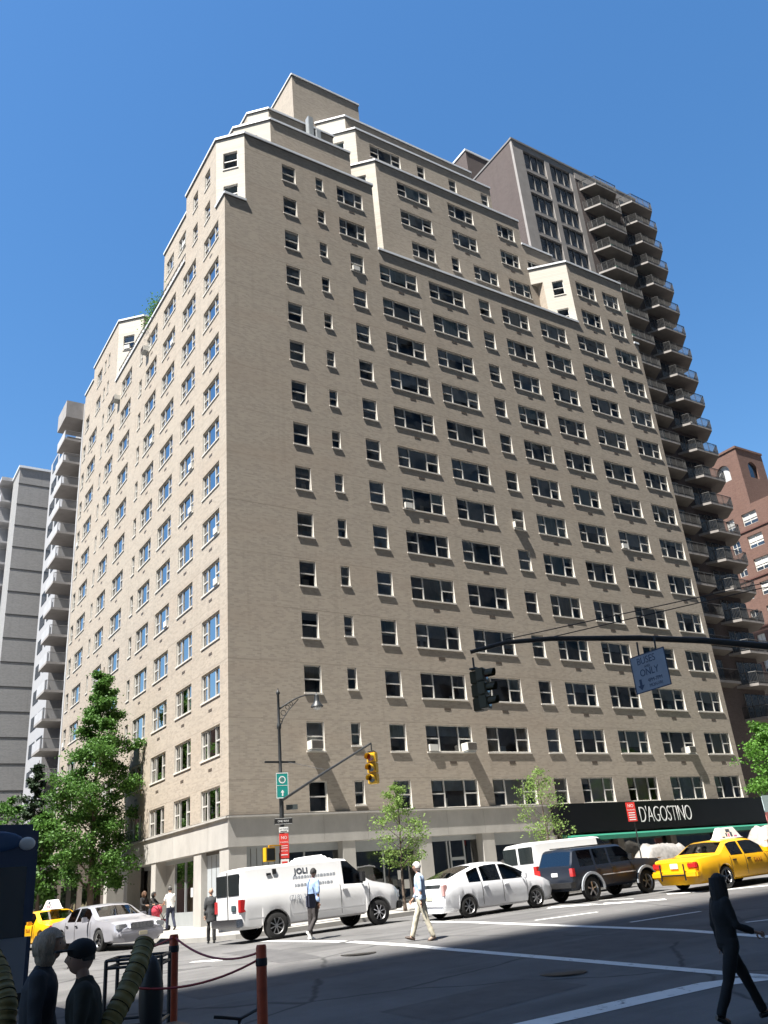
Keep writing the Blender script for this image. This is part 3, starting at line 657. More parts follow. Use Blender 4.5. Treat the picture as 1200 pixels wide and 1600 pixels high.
bhd = MB(); bhd.prism([(37.6,17),(46,17),(46,25),(37.6,25)], ZT-.02, 80.7, M_BRD, M_ROOF); bhd.build('rooftop_bulkhead', tw, **tk)
c_ = MB(); c_.box(37.5,46.1,16.9,25.1,80.7,80.95, M_COPE); c_.build('coping', tw, **tk)
for a, b, c, d in tholes:
    fr = MB(); pn = MB(); t = .06
    for k in range(4): x = a+(b-a-t)*k/3; fr.obox(FT, x, x+t, -.22, -.10, c, d, M_MUL)
    fr.obox(FT, a, b, -.215, -.105, c, c+.35, M_MUL); fr.obox(FT, a, b, -.215, -.105, d-.06, d, M_MUL)
    pn.face([FT(a,-.2,c),FT(b,-.2,c),FT(b,-.2,d),FT(a,-.2,d)], M_DGL)
    o = fr.build('window', tw, **tk); pn.build('pane', o, **tk)
def balcony_mesh(x0, w=5.2, dpt=1.6):
    z = 0; o = [(x0,0),(x0+.95,-dpt),(x0+w-.95,-dpt),(x0+w,0)]
    if x0 > 50: o = [(x0,0),(x0+.95,-dpt),(x0+4.3,-dpt),(x0+5.8,.2),(x0+5.8,2.4),(x0+3.96,3.2)]
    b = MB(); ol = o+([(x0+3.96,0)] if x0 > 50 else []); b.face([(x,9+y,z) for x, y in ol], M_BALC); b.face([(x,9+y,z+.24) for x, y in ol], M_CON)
    for p, q in zip(o, o[1:]): b.face([(p[0],9+p[1],z),(q[0],9+q[1],z),(q[0],9+q[1],z+.24),(p[0],9+p[1],z+.24)], M_CON)
    r = MB(); 
    for p, q in zip(o, o[1:]):
        L = math.hypot(q[0]-p[0], q[1]-p[1]); n = int(L/.12)
        r.tube([(p[0],9+p[1],1.25),(q[0],9+q[1],1.25)], .035, M_BRK, 5); r.tube([(p[0],9+p[1],.36),(q[0],9+q[1],.36)], .02, M_BRK, 4)
        for i in range(n+1):
            x = p[0]+(q[0]-p[0])*i/n; y = 9+p[1]+(q[1]-p[1])*i/n; r.tube([(x,y,.24),(x,y,1.25)], .017 if i%8 else .035, M_BRK, 4, cap=False)
    return b, r
for x0, ks in ((46.4, range(-1, 19)), (52.25, range(-1, 20))):
    proto = None
    for k in ks:
        z = 68.4-FP*k
        if proto is None:
            b, r = balcony_mesh(x0); o = b.build('balcony', tw, org=(36.8,9,.3-z), S=S0); rr = r.build('railing', o, org=(36.8,9,.3), S=S0); rr.location = (0,0,0)
            for v in o.data.vertices: v.co.z -= z*S0-.3*S0+.3*S0*0-.3*S0
            # put vertical position on the object so that copies can move
            zmin = min(v.co.z for v in o.data.vertices)
            for v in o.data.vertices: v.co.z -= zmin
            zr = min(v.co.z for v in rr.data.vertices)
            for v in rr.data.vertices: v.co.z += .24*S0-zr
            proto = o; o.location.z = (z-.3)*S0
        else:
            c = copy_tree(proto, tw); c.location.z = (z-.3)*S0; o = c
        if random.random() < .45:
            q = MB(); rx_ = x0+random.uniform(1.2,3.6)-36.8; q.box(rx_, rx_+.5, -1.2, -.8, .25, random.uniform(.6,1.1), random.choice([M_GREEN, M_MUL, M_BARK0, M_PALE0])); q.build('balcony_furniture', o, org=(0,0,0), S=S0, bevel=.03)
        d = MB(); d.obox(FT, x0+.7, x0+4.5, .01, .04, z+.3, z+2.5, M_DGL); dd = d.build('balcony_door', tw, **tk)
        m = MB()
        for q in (.7,1.62,2.6,3.55,4.46): m.obox(FT, x0+q, x0+q+.05, .035, .06, z+.3, z+2.5, M_MUL)
        m.build('door_frame', dd, **tk)
# lower part of the tower front past the grocery: shop in shade
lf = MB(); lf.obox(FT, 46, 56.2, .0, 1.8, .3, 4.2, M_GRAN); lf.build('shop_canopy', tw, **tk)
# red brick building farther up the avenue
M_RB = brick('red_brick', (.17,.098,.077), (.115,.066,.054), (.22,.135,.11), .5)
XR = 79.0
FX = plane((XR,0), (0,1), (-1,0))
a1 = atx(1148,700,ORG.x+XR*S0); fy = (a1.y-ORG.y)/S0; fz = (a1.z-ORG.z)/S0
b1 = atx(1112,716,ORG.x+XR*S0); fyb = (b1.y-ORG.y)/S0
r1 = atx(1150,797,ORG.x+XR*S0); rzt = (r1.z-ORG.z)/S0
print('red', fy, fz, fyb, rzt)
rb, rk = froot('brick_apartment_house', 'red brick apartment house with arched roof tower at the right edge', 'building', XR, fy)
wl = MB(); rh = []
def red_grid():
    H = []
    for i in range(7):
        zz = rzt-2.6-3.05*i
        for j in range(9): y = fy+9.5-3.3*j; H.append((y, y+(1.15 if j%3 else 2.1), zz, zz+1.65))
    return H
rh = red_grid()
facade(wl, FX, fy-20, fy+14, rzt-30, rzt, rh, M_RB, .22); wl.face([FX(fy-20,0,0),FX(fy+14,0,0),FX(fy+14,0,rzt-30),FX(fy-20,0,rzt-30)], M_RB)
wl.face([(XR,fy-20,0),(XR+20,fy-20,0),(XR+20,fy-20,rzt),(XR,fy-20,rzt)], M_RB); wl.face([(XR,fy+14,0),(XR+20,fy+14,0),(XR+20,fy+14,rzt),(XR,fy+14,rzt)], M_RB)
wl.face([(XR,fy-20,rzt),(XR+20,fy-20,rzt),(XR+20,fy+14,rzt),(XR,fy+14,rzt)], M_ROOF)
for k in (0, 2, 4): wl.obox(FX, fy-20, fy+14, -.1, .12, rzt-3.3-3.05*k, rzt-3.12-3.05*k, mat('brick_soldier_band', (.12,.055,.045), .8))
wl.build('wall', rb, **rk)
for h in rh:
    fr = MB(); pn = MB(); a, b, c, d = h
    fr.obox(FX, a, b, -.2, -.14, c, c+.08, M_FRAME); fr.obox(FX, a, b, -.2, -.14, d-.08, d, M_FRAME); fr.obox(FX, a, b, -.2, -.13, (c+d)/2-.04, (c+d)/2+.04, M_FRAME)
    for x in (a, b-.08, (a+b)/2-.04): fr.obox(FX, x, x+.08, -.2, -.135, c, d, M_FRAME)
    pn.face([FX(a,-.19,c),FX(b,-.19,c),FX(b,-.19,d),FX(a,-.19,d)], M_DGL)
    if random.random() < .7: m = random.choice(M_BLIND[:2]); pn.face([FX(a,-.188,c+.5),FX(b,-.188,c+.5),FX(b,-.188,d),FX(a,-.188,d)], m)
    o = fr.build('window', rb, **rk); pn.build('pane', o, **rk)
# arched tower on its roof
tt = MB(); T0, T1, TX = fy, fyb+1.5, 5.6
def arch_face(F, u0, u1, z0, z1, ax, aw, az0, az1, m, dep=.35):
    """wall with one round-headed opening"""
    n = 10; pts = [(ax-aw, az0)]+[(ax-aw*cos(pi*i/n), az1-aw+aw*sin(pi*i/n)) for i in range(n+1)]+[(ax+aw, az0)]
    tt.face([F(u0,0,z0),F(ax-aw,0,z0),F(ax-aw,0,z1),F(u0,0,z1)], m); tt.face([F(ax+aw,0,z0),F(u1,0,z0),F(u1,0,z1),F(ax+aw,0,z1)], m)
    tt.face([F(ax-aw,0,z0),F(ax+aw,0,z0),F(ax+aw,0,az0),F(ax-aw,0,az0)], m)
    for i in range(n):
        p, q = pts[1+i], pts[2+i]; tt.face([F(p[0],0,p[1]),F(q[0],0,q[1]),F(q[0],0,z1),F(p[0],0,z1)], m)
    for p, q in zip(pts, pts[1:]): tt.face([F(p[0],0,p[1]),F(q[0],0,q[1]),F(q[0],-dep,q[1]),F(p[0],-dep,p[1])], m)
FXf = plane((XR,fy), (1,0), (0,-1))
arch_face(FX, fy, T1, rzt, fz, (T0+T1)/2, .95, fz-3.9, fz-1.5, M_RB); arch_face(FXf, 0, TX, rzt, fz, TX/2, .95, fz-3.9, fz-1.5, M_RB)
tt.face([(XR+TX,fy,rzt),(XR+TX,T1,rzt),(XR+TX,T1,fz),(XR+TX,fy,fz)], M_RB); tt.face([(XR,T1,rzt),(XR+TX,T1,rzt),(XR+TX,T1,fz),(XR,T1,fz)], M_RB)
tt.face([(XR,fy,fz-.1),(XR+TX,fy,fz-.1),(XR+TX,T1,fz-.1),(XR,T1,fz-.1)], M_ROOF)
tt.obox(FX, fy-.1, T1+.1, -.3, .12, fz, fz+.3, M_RB); tt.obox(FXf, -.1, TX+.1, -.3, .11, fz+.002, fz+.29, M_RB)
tt.build('roof_tower', rb, **rk)
gl = MB(); gl.face([FX((T0+T1)/2-.95,-.3,fz-3.9),FX((T0+T1)/2+.95,-.3,fz-3.9),FX((T0+T1)/2+.95,-.3,fz-1.5),FX((T0+T1)/2-.95,-.3,fz-1.5)], M_BLIND[1]); gl.build('arched_window', rb, **rk); gl = MB()
gl.face([FXf(TX/2-.95,-.3,fz-3.9),FXf(TX/2+.95,-.3,fz-3.9),FXf(TX/2+.95,-.3,fz-1.5),FXf(TX/2-.95,-.3,fz-1.5)], M_DGL); gl.build('arched_window', rb, **rk)
# grey slab tower far down the side street
M_GB = brick('grey_brick', (.32,.315,.31), (.24,.24,.24), (.40,.40,.40), .5); M_GAP = mat('floor_joint', (.05,.05,.05), .8); M_PALE = mat('pale_concrete', (.40,.40,.41), .75, var=.1, vscale=1)
sl, sk_ = froot('slab_tower', 'grey brick slab block with dark floor joints at the left edge', 'building', 0, 69.5)
wl = MB(); ZL = 55.7
wl.prism([(0,69.5),(14,69.5),(14,74),(0,74)], .3, ZL, M_GB, M_ROOF); wl.prism([(.4,74.01),(14,74.01),(14,130),(.4,130)], .3, ZL-.02, M_PALE, M_ROOF)
wl.build('wall', sl, **sk_)
FS = plane((0,69.5), (1,0), (0,-1)); j = MB()
for k in range(18): z = 53.4-FP*k; j.obox(FS, -.02, 14, -.02, .025, z-.075, z+.075, M_GAP)
j.build('floor_joint', sl, **sk_)
cpx = MB(); cpx.box(-.15,14,69.35,74,ZL,ZL+.3,M_COPE); cpx.box(-1.5,14,74.01,130,ZL+.002,ZL+.5,M_PALE); cpx.build('coping', sl, **sk_)
prot = None
for k in range(17):
    b = MB(); b.box(-1.3,.4,74.5,129,0,.25,M_PALE); b.box(-1.3,-1.2,74.5,129,.25,1.2,M_PALE); b.box(.38,.42,75,129,.3,2.6,M_DGL)
    for y in range(76, 128, 6): b.box(-1.28,.4,y,y+.25,.25,2.7,M_PALE)
    if prot is None: prot = b.build('balcony', sl, org=(0,69.5,0), S=S0); o = prot
    else: o = prot.copy(); COL.objects.link(o); o.parent = sl
    o.location.z = (ZL-2.9-FP*k-.3)*S0
# pale balcony block between the slab and the cream building
bb, bk = froot('balcony_block', 'pale grey apartment block with a stack of boxy balconies beside the cream building', 'building', 3.9, 53.5)
wl = MB(); M_SHW = mat('pale_rendered_wall', (.36,.36,.37), .75, var=.06)
wl.prism([(4.9,53.6),(16,53.6),(16,68),(4.9,68)], .3, 57.0, M_SHW, M_ROOF); wl.prism([(3.2,57.6),(4.89,57.6),(4.89,66),(3.2,66)], .3, 55.0, M_SHW, M_ROOF)
wl.box(4.0,4.9,53.0,53.59,.3,57.3,M_PALE); wl.box(2.0,4.9,53.3,57.6,55.2,57.4,M_CON); wl.build('wall', bb, **bk)
prot = None
for k in range(17):
    z = 55.2-FP*(k+1)
    if prot is None:
        b = MB(); b.box(2.1,4.9,53.5,57.3,0,.25,M_CON); b.box(2.1,2.2,53.5,57.3,.25,1.2,M_PALE)
        prot = b.build('balcony', bb, org=(3.9,53.5,0), S=S0)
        r = MB()
        for q in range(14): r.box(2.3+q*.12,2.33+q*.12,53.5,53.53,.25,1.2,M_MUL)
        r.box(2.2,4.0,53.49,53.54,1.2,1.26,M_MUL); r.build('railing', prot, org=(3.9,53.5,0), S=S0)
        g = MB(); g.box(4.86,4.9,54,57,.3,2.4,M_DGL); g.box(4.84,4.9,55.4,55.5,.3,2.4,M_SHW); g.build('balcony_door', prot, org=(3.9,53.5,0), S=S0)
        c = prot
    else: c = copy_tree(prot, bb)
    c.location.z = (z-.3)*S0
    for y0 in (58.2, 62): hw = MB(); hw.box(3.16,3.2,y0,y0+2.8,z+.9,z+2.4,M_DGL); hw.build('side_window', bb, **bk)
# distant row at the end of the side street
eb, ek = froot('row_of_houses', 'dim low brick houses far down the side street under the trees', 'building', -1, 140)
b = MB(); b.prism([(-30,150),(30,150),(30,170),(-30,170)], .3, 16, M_RB, M_ROOF); b.build('wall', eb, **ek)
w_ = MB()
for i in range(14):
    for jn in range(4): w_.box(-28+i*4,-26.4+i*4,149.9,150.02,1.5+jn*3.4,3.4+jn*3.4,M_DGL)
tag(w_.build('window', eb, **ek))
# building on the camera's side of the avenue: it throws the shade on the road
ob = thing('office_tower', 'tall masonry tower on the near side of the avenue that shades the road', 'building', (0,-58.5,-.1))
wl = MB(); HO = 176
FO = lambda u, n, z: (u, 18+n, z)
oh = [(-146+i*4.2, -143.4+i*4.2, 6+3.4*j, 7.9+3.4*j) for i in range(64) for j in range(49)]
facade(wl, FO, -150, 126, 0, HO, oh, M_STONE, .3); wl.box(-149.9,125.9,-10,17.6,0,HO-.1,M_ROOM); wl.build('wall', ob)
gl = MB()
for a, b, c, d in oh: gl.face([FO(a,-.28,c),FO(b,-.28,c),FO(b,-.28,d),FO(a,-.28,d)], M_DGL)
tag(gl.build('window', ob), kind='stuff')
nb = thing('sky_blocker_building', 'unseen low building added across the side street to hold back sky light', 'building', (-40,20,0)); wl = MB(); FNB = lambda u, n, z: (21.5+n, u, z)  # added out of view to block western sky and deepen the street shade
nh = [(-22+i*3.6, -20.4+i*3.6, 5.5+3.4*j, 7.4+3.4*j) for i in range(24) for j in range(4)]
facade(wl, FNB, -24, 66, 0, 19, nh, M_RB, .25); wl.box(-20,21.2,-23.9,65.9,0,18.9,M_ROOM); wl.build('wall', nb); gl = MB()
for a, b, c, d in nh: gl.face([FNB(a,-.24,c),FNB(b,-.24,c),FNB(b,-.24,d),FNB(a,-.24,d)], M_DGL)
tag(gl.build('window', nb), kind='stuff')
# ------------------------------------------------------------- trees
def leafmat(name, c1, c2, tr=.35):
    if name in MATS: return MATS[name]
    m = bpy.data.materials.new(name); m.use_nodes = True; MATS[name] = m; nt = m.node_tree; N = nt.nodes; L = nt.links
    b = N['Principled BSDF']; b.inputs['Roughness'].default_value = .55; b.inputs['Specular IOR Level'].default_value = .3
    g = N.new('ShaderNodeNewGeometry'); r = N.new('ShaderNodeValToRGB'); r.color_ramp.elements[0].color = (*c1,1); r.color_ramp.elements[1].color = (*c2,1)
    L.new(g.outputs['Random Per Island'], r.inputs[0]); L.new(r.outputs[0], b.inputs['Base Color'])
    t = N.new('ShaderNodeBsdfTranslucent'); L.new(r.outputs[0], t.inputs[0]); mx = N.new('ShaderNodeMixShader'); mx.inputs[0].default_value = tr
    L.new(b.outputs[0], mx.inputs[1]); L.new(t.outputs[0], mx.inputs[2]); L.new(mx.outputs[0], N['Material Output'].inputs[0]); return m
M_BARK = mat('bark', (.12,.09,.07), .9, var=.3, vscale=8, bump=.5, stretch=(3,3,.6))
M_LEAF = leafmat('leaf_green', (.045,.115,.022), (.12,.25,.05)); M_LEAF2 = leafmat('leaf_spring', (.15,.25,.06), (.28,.40,.12), .5); M_LEAF3 = leafmat('leaf_dark', (.015,.035,.015), (.04,.07,.03), .15)
def tree(name, label, base, H, prof, leaf, nl, ls, seed, trunk=.16, clear=.25, nlimb=26, lean=(0,0), clump=.55, group=None, gap=1.0, droop=0):
    """prof: list of (fraction of height, crown radius in m)"""
    rd = random.Random(seed); t = thing(name, label, 'tree', base, 0, group)
    tk_ = MB(); sp = []; top = H*.97
    for i in range(9):
        k = i/8; sp.append(Vector((lean[0]*k+.12*sin(k*5+seed)*k, lean[1]*k+.12*cos(k*4+seed)*k, top*k)))
    tk_.tube(sp, [trunk*(1-.86*i/8)*(1.35 if i == 0 else 1) for i in range(9)], M_BARK, 8)
    def spine(k): f = k*8; i = min(7, int(f)); return sp[i].lerp(sp[i+1], f-i)
    tips = []
    for i in range(nlimb):
        k = clear+(1-clear)*((i+.5)/nlimb)*.97; a = i*2.4+rd.uniform(-.4,.4); R = smooth_tab(prof, k)*rd.uniform(.65,1.12)
        k0 = max(clear*.8, k-.10*R/max(1,H)*4); s = spine(k0); e = spine(k)+Vector((cos(a)*R, sin(a)*R, rd.uniform(-.1,.25)*R-droop*R)); m = s.lerp(e, .5)+Vector((0,0,.12*R))
        r0 = trunk*.38*(1-k*.6); tk_.tube([s, m, e], [r0, r0*.6, r0*.15], M_BARK, 5); tips.append((s, m, e, R))
        for q in range(3):
            u = rd.uniform(.35,.9); p = m.lerp(e, u) if u > .5 else s.lerp(m, u*2); e2 = p+Vector((rd.uniform(-1,1), rd.uniform(-1,1), rd.uniform(-.2,.7)))*R*.4
            tk_.tube([p, e2], [r0*.3, r0*.08], M_BARK, 4); tips.append((p, p.lerp(e2,.5), e2, R*.5))
    tk_.build('trunk', t, smooth=60)
    cr = MB(); vs = []; fs = []
    per = max(1, nl//(len(tips)*5))
    for (s, m, e, R) in tips:
        for c in range(5):
            u = rd.uniform(.25,1.05); P = (s.lerp(m, u*2) if u < .5 else m.lerp(e, (u-.5)*2))+Vector((rd.gauss(0,.12), rd.gauss(0,.12), rd.gauss(0,.1)))*R
            cs = clump*rd.uniform(.5,1.2)*min(1, .45+R*.35)
            if rd.random() > gap: continue
            for q in range(int(per*rd.uniform(.5,1.5))):
                p = P+Vector((rd.gauss(0,1), rd.gauss(0,1), rd.gauss(0,.6)))*cs*.5
                l = ls*rd.uniform(.6,1.3); ax = Vector((rd.gauss(0,1), rd.gauss(0,1), rd.gauss(0,.6)-.3)).normalized(); sd = ax.cross(Vector((rd.gauss(0,1), rd.gauss(0,1), rd.gauss(0,1)))).normalized()*l*.34
                k = len(vs); a_ = p; b_ = p+ax*l; mdp = p+ax*l*.5+Vector((0,0,l*.06)); vs += [tuple(a_), tuple(mdp+sd), tuple(b_), tuple(mdp-sd)]; fs.append((k, k+1, k+2, k+3))
    cr.mesh(vs, fs, leaf); cr.build('crown', t); return t
def onpave(u, v): return ground(u, v, .14)
def at_w(x, y): return Vector((x, y, G(x, y)+.14))
# tree in front of the stone base, left: height from its top pixel

# ------------------------------------------------------------- vehicles
def paint(name, col, metal=0, rough=.28): return mat(name, col, rough, metal=metal, coat=.7, var=.03, vscale=2)
M_TYRE = mat('tyre_rubber', (.02,.02,.02), .85); M_RIM = mat('alloy_rim', (.55,.55,.56), .3, metal=.8); M_CHR = mat('chrome', (.7,.7,.7), .15, metal=1)
M_TRIM = mat('black_trim', (.02,.02,.021), .5); M_RED = mat('tail_light_red', (.45,.02,.02), .2, coat=.6); M_HEAD = mat('headlight_clear', (.6,.62,.64), .12, metal=.6, coat=.6)
M_AMB = mat('amber_lens', (.7,.25,.03), .3); M_CGL = mat('car_glass', (.018,.024,.026), .04, spec=.9, coat=.5); M_PLATE = mat('number_plate', (.65,.6,.45), .5); M_UNDER = mat('underbody', (.015,.015,.015), .9)
M_CGL2 = glassmat('car_glass_clear', (.38,.44,.42), 1.0, .02, 0)
M_SEAT = mat('seat_fabric', (.09,.085,.08), .8)
def wheel(parent, x, y, z, R, w=.2, spokes=5, rim=None, rr=.64):
    rim = rim or M_RIM; sd = -1 if y < 0 else 1
    mb = MB(); h = w/2
    mb.lathe([(R*rr,-h),(R*.86,-h*1.02),(R*.97,-h*.85),(R,-h*.5),(R,h*.5),(R*.97,h*.85),(R*.86,h*1.02),(R*rr,h),(R*rr,-h)], M_TYRE, (0,0,0), 'y', 28)
    t = mb.build('wheel', parent, smooth=35); t.location = (x, y, z)
    mb = MB(); o = h*.8*sd
    mb.lathe([(R*rr,h*.9*sd),(R*rr*.95,h*.7*sd),(R*rr*.93,-h*.6*sd)], rim, (0,0,0), 'y', 28)
    mb.lathe([(0,o*.9),(R*.13,o*.9),(R*.16,o*.5)], rim, (0,0,0), 'y', 12)
    mb.lathe([(0,-.02*sd),(R*rr*.94,-.02*sd)], M_UNDER, (0,0,0), 'y', 20)
    for k in range(spokes):
        a = 2*pi*k/spokes+.3; da = .75/spokes*1.3
        p = [(R*.1*cos(a-da*2), o*.85, R*.1*sin(a-da*2)), (R*rr*.95*cos(a-da*.6), o*.75, R*rr*.95*sin(a-da*.6)), (R*rr*.95*cos(a+da*.6), o*.75, R*rr*.95*sin(a+da*.6)), (R*.1*cos(a+da*2), o*.85, R*.1*sin(a+da*2))]
        q = [(u, v-.03*sd, w_) for u, v, w_ in p]; mb.hexa(p+q, rim)
    r = mb.build('rim', t); return t
def car(name, label, cat, spec, group=None):
    """lofted body; x forward, y left, z up; origin on the ground below the rear axle"""
    s = spec; t = thing(name, label, cat, (0,0,0), 0, group)
    L, Wd = s['L'], s['W']; xr, xf = s['axles']; R = s['R']; Ra = R*s.get('arch', 1.17)
    top, belt = s['top'], s['belt']; pm = s['paint']; off = xr
    xs = {0, L, s['ws'][0], s['ws'][1], s['rw'][0], s['rw'][1]} | {a for a, b in top} | {a for g in s['side'] for a in g[:2]}
    for c in (xr, xf):
        for k in range(13): xs.add(c-Ra*cos(pi*k/12))
    x = 0
    while x < L: xs.add(x); x += .09
    for e in (.02,.05,.1,.18): xs.add(e); xs.add(L-e)
    xs = sorted(q for q in xs if 0 <= q <= L); X = [xs[0]]
    for x in xs[1:]:
        if x-X[-1] > .012: X.append(x)
    def hw(x):
        w = Wd/2; ef = s.get('ef', [(0,.80),(.05,.88),(.15,.95),(.45,.99),(.9,1)]); er = s.get('er', ef)
        return w*min(lerp_tab(er, x), lerp_tab(ef, L-x))
    sill = s['sill']; tum = s.get('tumble', .32); bot = s.get('bottom', .2)
    rings = []; info = []
    for x in X:
        w = hw(x); zt = lerp_tab(top, x); zb = min(lerp_tab(belt, x), zt-.015); zs = sill
        ebump = lerp_tab(s.get('under', [(0,.12),(.3,.04),(.6,0)]), x) + lerp_tab(s.get('under', [(0,.12),(.3,.04),(.6,0)]), L-x); zs += ebump
        arch = 0
        for c in (xr, xf):
            d = abs(x-c)
            if d < Ra: arch = max(arch, R*.98+sqrt(Ra*Ra-d*d))
        zlow = max(zs, arch); g = max(0, zt-zb)
        zm = max(zlow+.02, (zs+zb)*.52); zh = max(zm+.02, zb-.10)
        wt = w-.035-tum*max(0, g-.05); zg = zt-min(.075, g*.35); kk = s.get('roofk', .82)
        inner = w-.24 if arch > zs else w*.8
        rings.append([(x,0,max(bot,arch*.97)), (x,inner,max(bot,arch*.97)), (x,w-.015 if arch > zs else w-.05,zlow), (x,w,zm), (x,w-.006,zh), (x,w-.035,zb), (x,wt,zg), (x,wt*kk+.0,zt-.012*min(1,g*4)), (x,0,zt+.018*min(1,g*3))])
    nR = len(rings[0]); body = MB(); glass = MB(); vs = []
    for r in rings: vs += r
    for r in rings: vs += [(p[0], -p[1], p[2]) for p in r]
    n = len(rings); O = n*nR
    bf, gf, uf = [], [], []
    for i in range(n-1):
        xm = (X[i]+X[i+1])/2
        for k in range(nR-1):
            q = (i*nR+k, (i+1)*nR+k, (i+1)*nR+k+1, i*nR+k+1); q2 = tuple(O+a for a in q[::-1])
            gl = False
            if k == 5: gl = any(a < xm < b for a, b in s['side']) and (lerp_tab(top, xm)-lerp_tab(belt, xm)) > .06
            if k >= 7: gl = s['ws'][0] < xm < s['ws'][1] or s['rw'][0] < xm < s['rw'][1]
            if k == 6: gl = (s['ws'][0]+.0 < xm < s['ws'][1] or s['rw'][0] < xm < s['rw'][1]) and False
            tgt = gf if gl else uf if k == 0 else bf
            tgt.append(q); tgt.append(q2)
    for i, rev in ((0, False), (n-1, True)):
        ring = [i*nR+k for k in range(nR)]+[O+i*nR+k for k in range(nR-2, 0, -1)]
        bf.append(tuple(ring if rev else ring[::-1]))
    def sub(fs_, m, nm, parent):
        used = {}; mb = MB(); v2 = []; f2 = []
        for f in fs_:
            g2 = []
            for a in f:
                if a not in used: used[a] = len(v2); v2.append((vs[a][0]-off, vs[a][1], vs[a][2]))
                g2.append(used[a])
            f2.append(tuple(g2))
        mb.mesh(v2, f2, m); return mb.build(nm, parent, smooth=32, weld=True)
    b = sub(bf, pm, 'body', t); sub(uf, M_UNDER, 'underbody', t)
    if gf: sub(gf, s.get('glass', M_CGL2), 'window_glass', t)
    # interior: seats and dash so that clear glass has something behind
    mb = MB(); zf = sill+.15
    rx = max(s['rw'][1], .9); wx = s['ws'][0]
    if s.get('glass', M_CGL2) is M_CGL2:
        mid = (rx+wx)/2-off; zbm = lerp_tab(belt, (rx+wx)/2)
        mb.box(rx-.3-off, wx+.5-off, -Wd/2+.12, Wd/2-.12, zf, zbm-.25, M_UNDER)
        for sx in s.get('seats', (.25, .68)):
            xx = rx-off+(wx-rx)*sx
            for sy in (-.38, .38): mb.box(xx, xx+.14, sy*Wd/1.8-.24, sy*Wd/1.8+.24, zbm-.4, zbm+.10, M_SEAT); mb.box(xx+.02, xx+.12, sy*Wd/1.8-.12, sy*Wd/1.8+.12, zbm+.10, zbm+.27, M_SEAT)
        mb.box(wx+.1-off, wx+.45-off, -Wd/2+.15, Wd/2-.15, zbm-.3, zbm-.02, M_SEAT)
        mb.build('seats', t, bevel=.03)
    for xx in (xr, xf):
        for sy in (1, -1): wheel(t, xx-off, sy*(Wd/2-.12), R, R, .21, s.get('spokes', 5), s.get('rim'), s.get('rr', .64))
    # door seams, handles
    sm = MB()
    for x in s['seams']:
        w = hw(x)
        for sy in (1,-1):
            zb = lerp_tab(belt, x); P = [(x-off, sy*(w-.01), sill+.06), (x-off, sy*(w+.001), sill+.3), (x-off, sy*(w-.002), zb-.12), (x-off, sy*(w-.028), zb)]
            for p, q in zip(P, P[1:]):
                d = .006*sy; sm.hexa([(p[0]-.006,p[1],p[2]),(p[0]+.006,p[1],p[2]),(p[0]+.006,p[1]+d,p[2]),(p[0]-.006,p[1]+d,p[2]),(q[0]-.006,q[1],q[2]),(q[0]+.006,q[1],q[2]),(q[0]+.006,q[1]+d,q[2]),(q[0]-.006,q[1]+d,q[2])], M_TRIM)
    if s['seams']: sm.build('door_seam', b)
    for x in s['handles']:
        for sy in (1,-1):
            m_ = MB(); z = lerp_tab(belt, x)-.13; w = hw(x); m_.box(x-off-.09, x-off+.09, sy*w-.012, sy*w+.03*sy if sy > 0 else sy*w+.012, z-.02, z+.02, s.get('hm', pm))
            if sy < 0: m_ = MB(); m_.box(x-off-.09, x-off+.09, -w-.03, -w+.012, z-.02, z+.02, s.get('hm', pm))
            m_.build('door_handle', t, bevel=.006)
    def prt(nm, boxes, m, bev=.012, parent=None):
        m_ = MB()
        for x0, x1, y0, y1, z0, z1 in boxes: m_.box(x0-off, x1-off, y0, y1, z0, z1, m)
        return m_.build(nm, parent or t, bevel=bev, smooth=40)
    mx = s.get('mirror')
    if mx:
        for sy in (1,-1):
            w = hw(mx[0]); m_ = MB(); y0, y1 = sorted((sy*(w-.03), sy*(w+.06))); y2, y3 = sorted((sy*(w+.04), sy*(w+.04+mx[2])))
            m_.box(mx[0]-off-.03, mx[0]-off+.03, y0, y1, mx[1]-.03, mx[1]+.02, s.get('mm', M_TRIM)); m_.box(mx[0]-off-.06, mx[0]-off+.05, y2, y3, mx[1]-.07, mx[1]+mx[3], s.get('mm', M_TRIM)); m_.build('wing_mirror', t, bevel=.02, smooth=40)
    return t, prt, hw
def park(t, uR, uF, wb, W_):
    """stand a car so that its camera-side wheels touch the road at two pixels of the photo"""
    A = ray(*uR); B = ray(*uF)
    # same lane line: solve y so that wheel distance is wb
    def pts(y): a = CAM+A*((y-CAM.y)/A.y); b = CAM+B*((y-CAM.y)/B.y); return a, b
    a, b = pts(CAM.y+1); sc_ = wb/(a-b).length; a, b = pts(CAM.y+sc_)
    a.z = G(a.x, a.y); b.z = G(b.x, b.y)
    # keep the line of sight: slide along the ray until it meets the road
    a = ground(*uR); b2 = ground(*uF); d = (b2-a)
    return a, b2
def place(t, P, yaw, W_, side=-1):
    """P: world contact point of the rear wheel on the camera side"""
    d = Vector((cos(yaw), sin(yaw), 0)); lft = Vector((-sin(yaw), cos(yaw), 0)); C = P-lft*(W_/2-.12)*side
    F = C+d*2.7; pitch = atan2(G(F.x, F.y)-G(C.x, C.y), 2.7); L_ = C+lft; rollv = atan2(G(L_.x, L_.y)-G(C.x, C.y), 1)
    t.location = (C.x, C.y, G(C.x, C.y)); t.rotation_euler = (rollv*.6, -pitch, yaw)
def solve_place(t, uR, wb, W_, yaw=0, y=None):
    P = ground(*uR); place(t, P, yaw, W_); return P
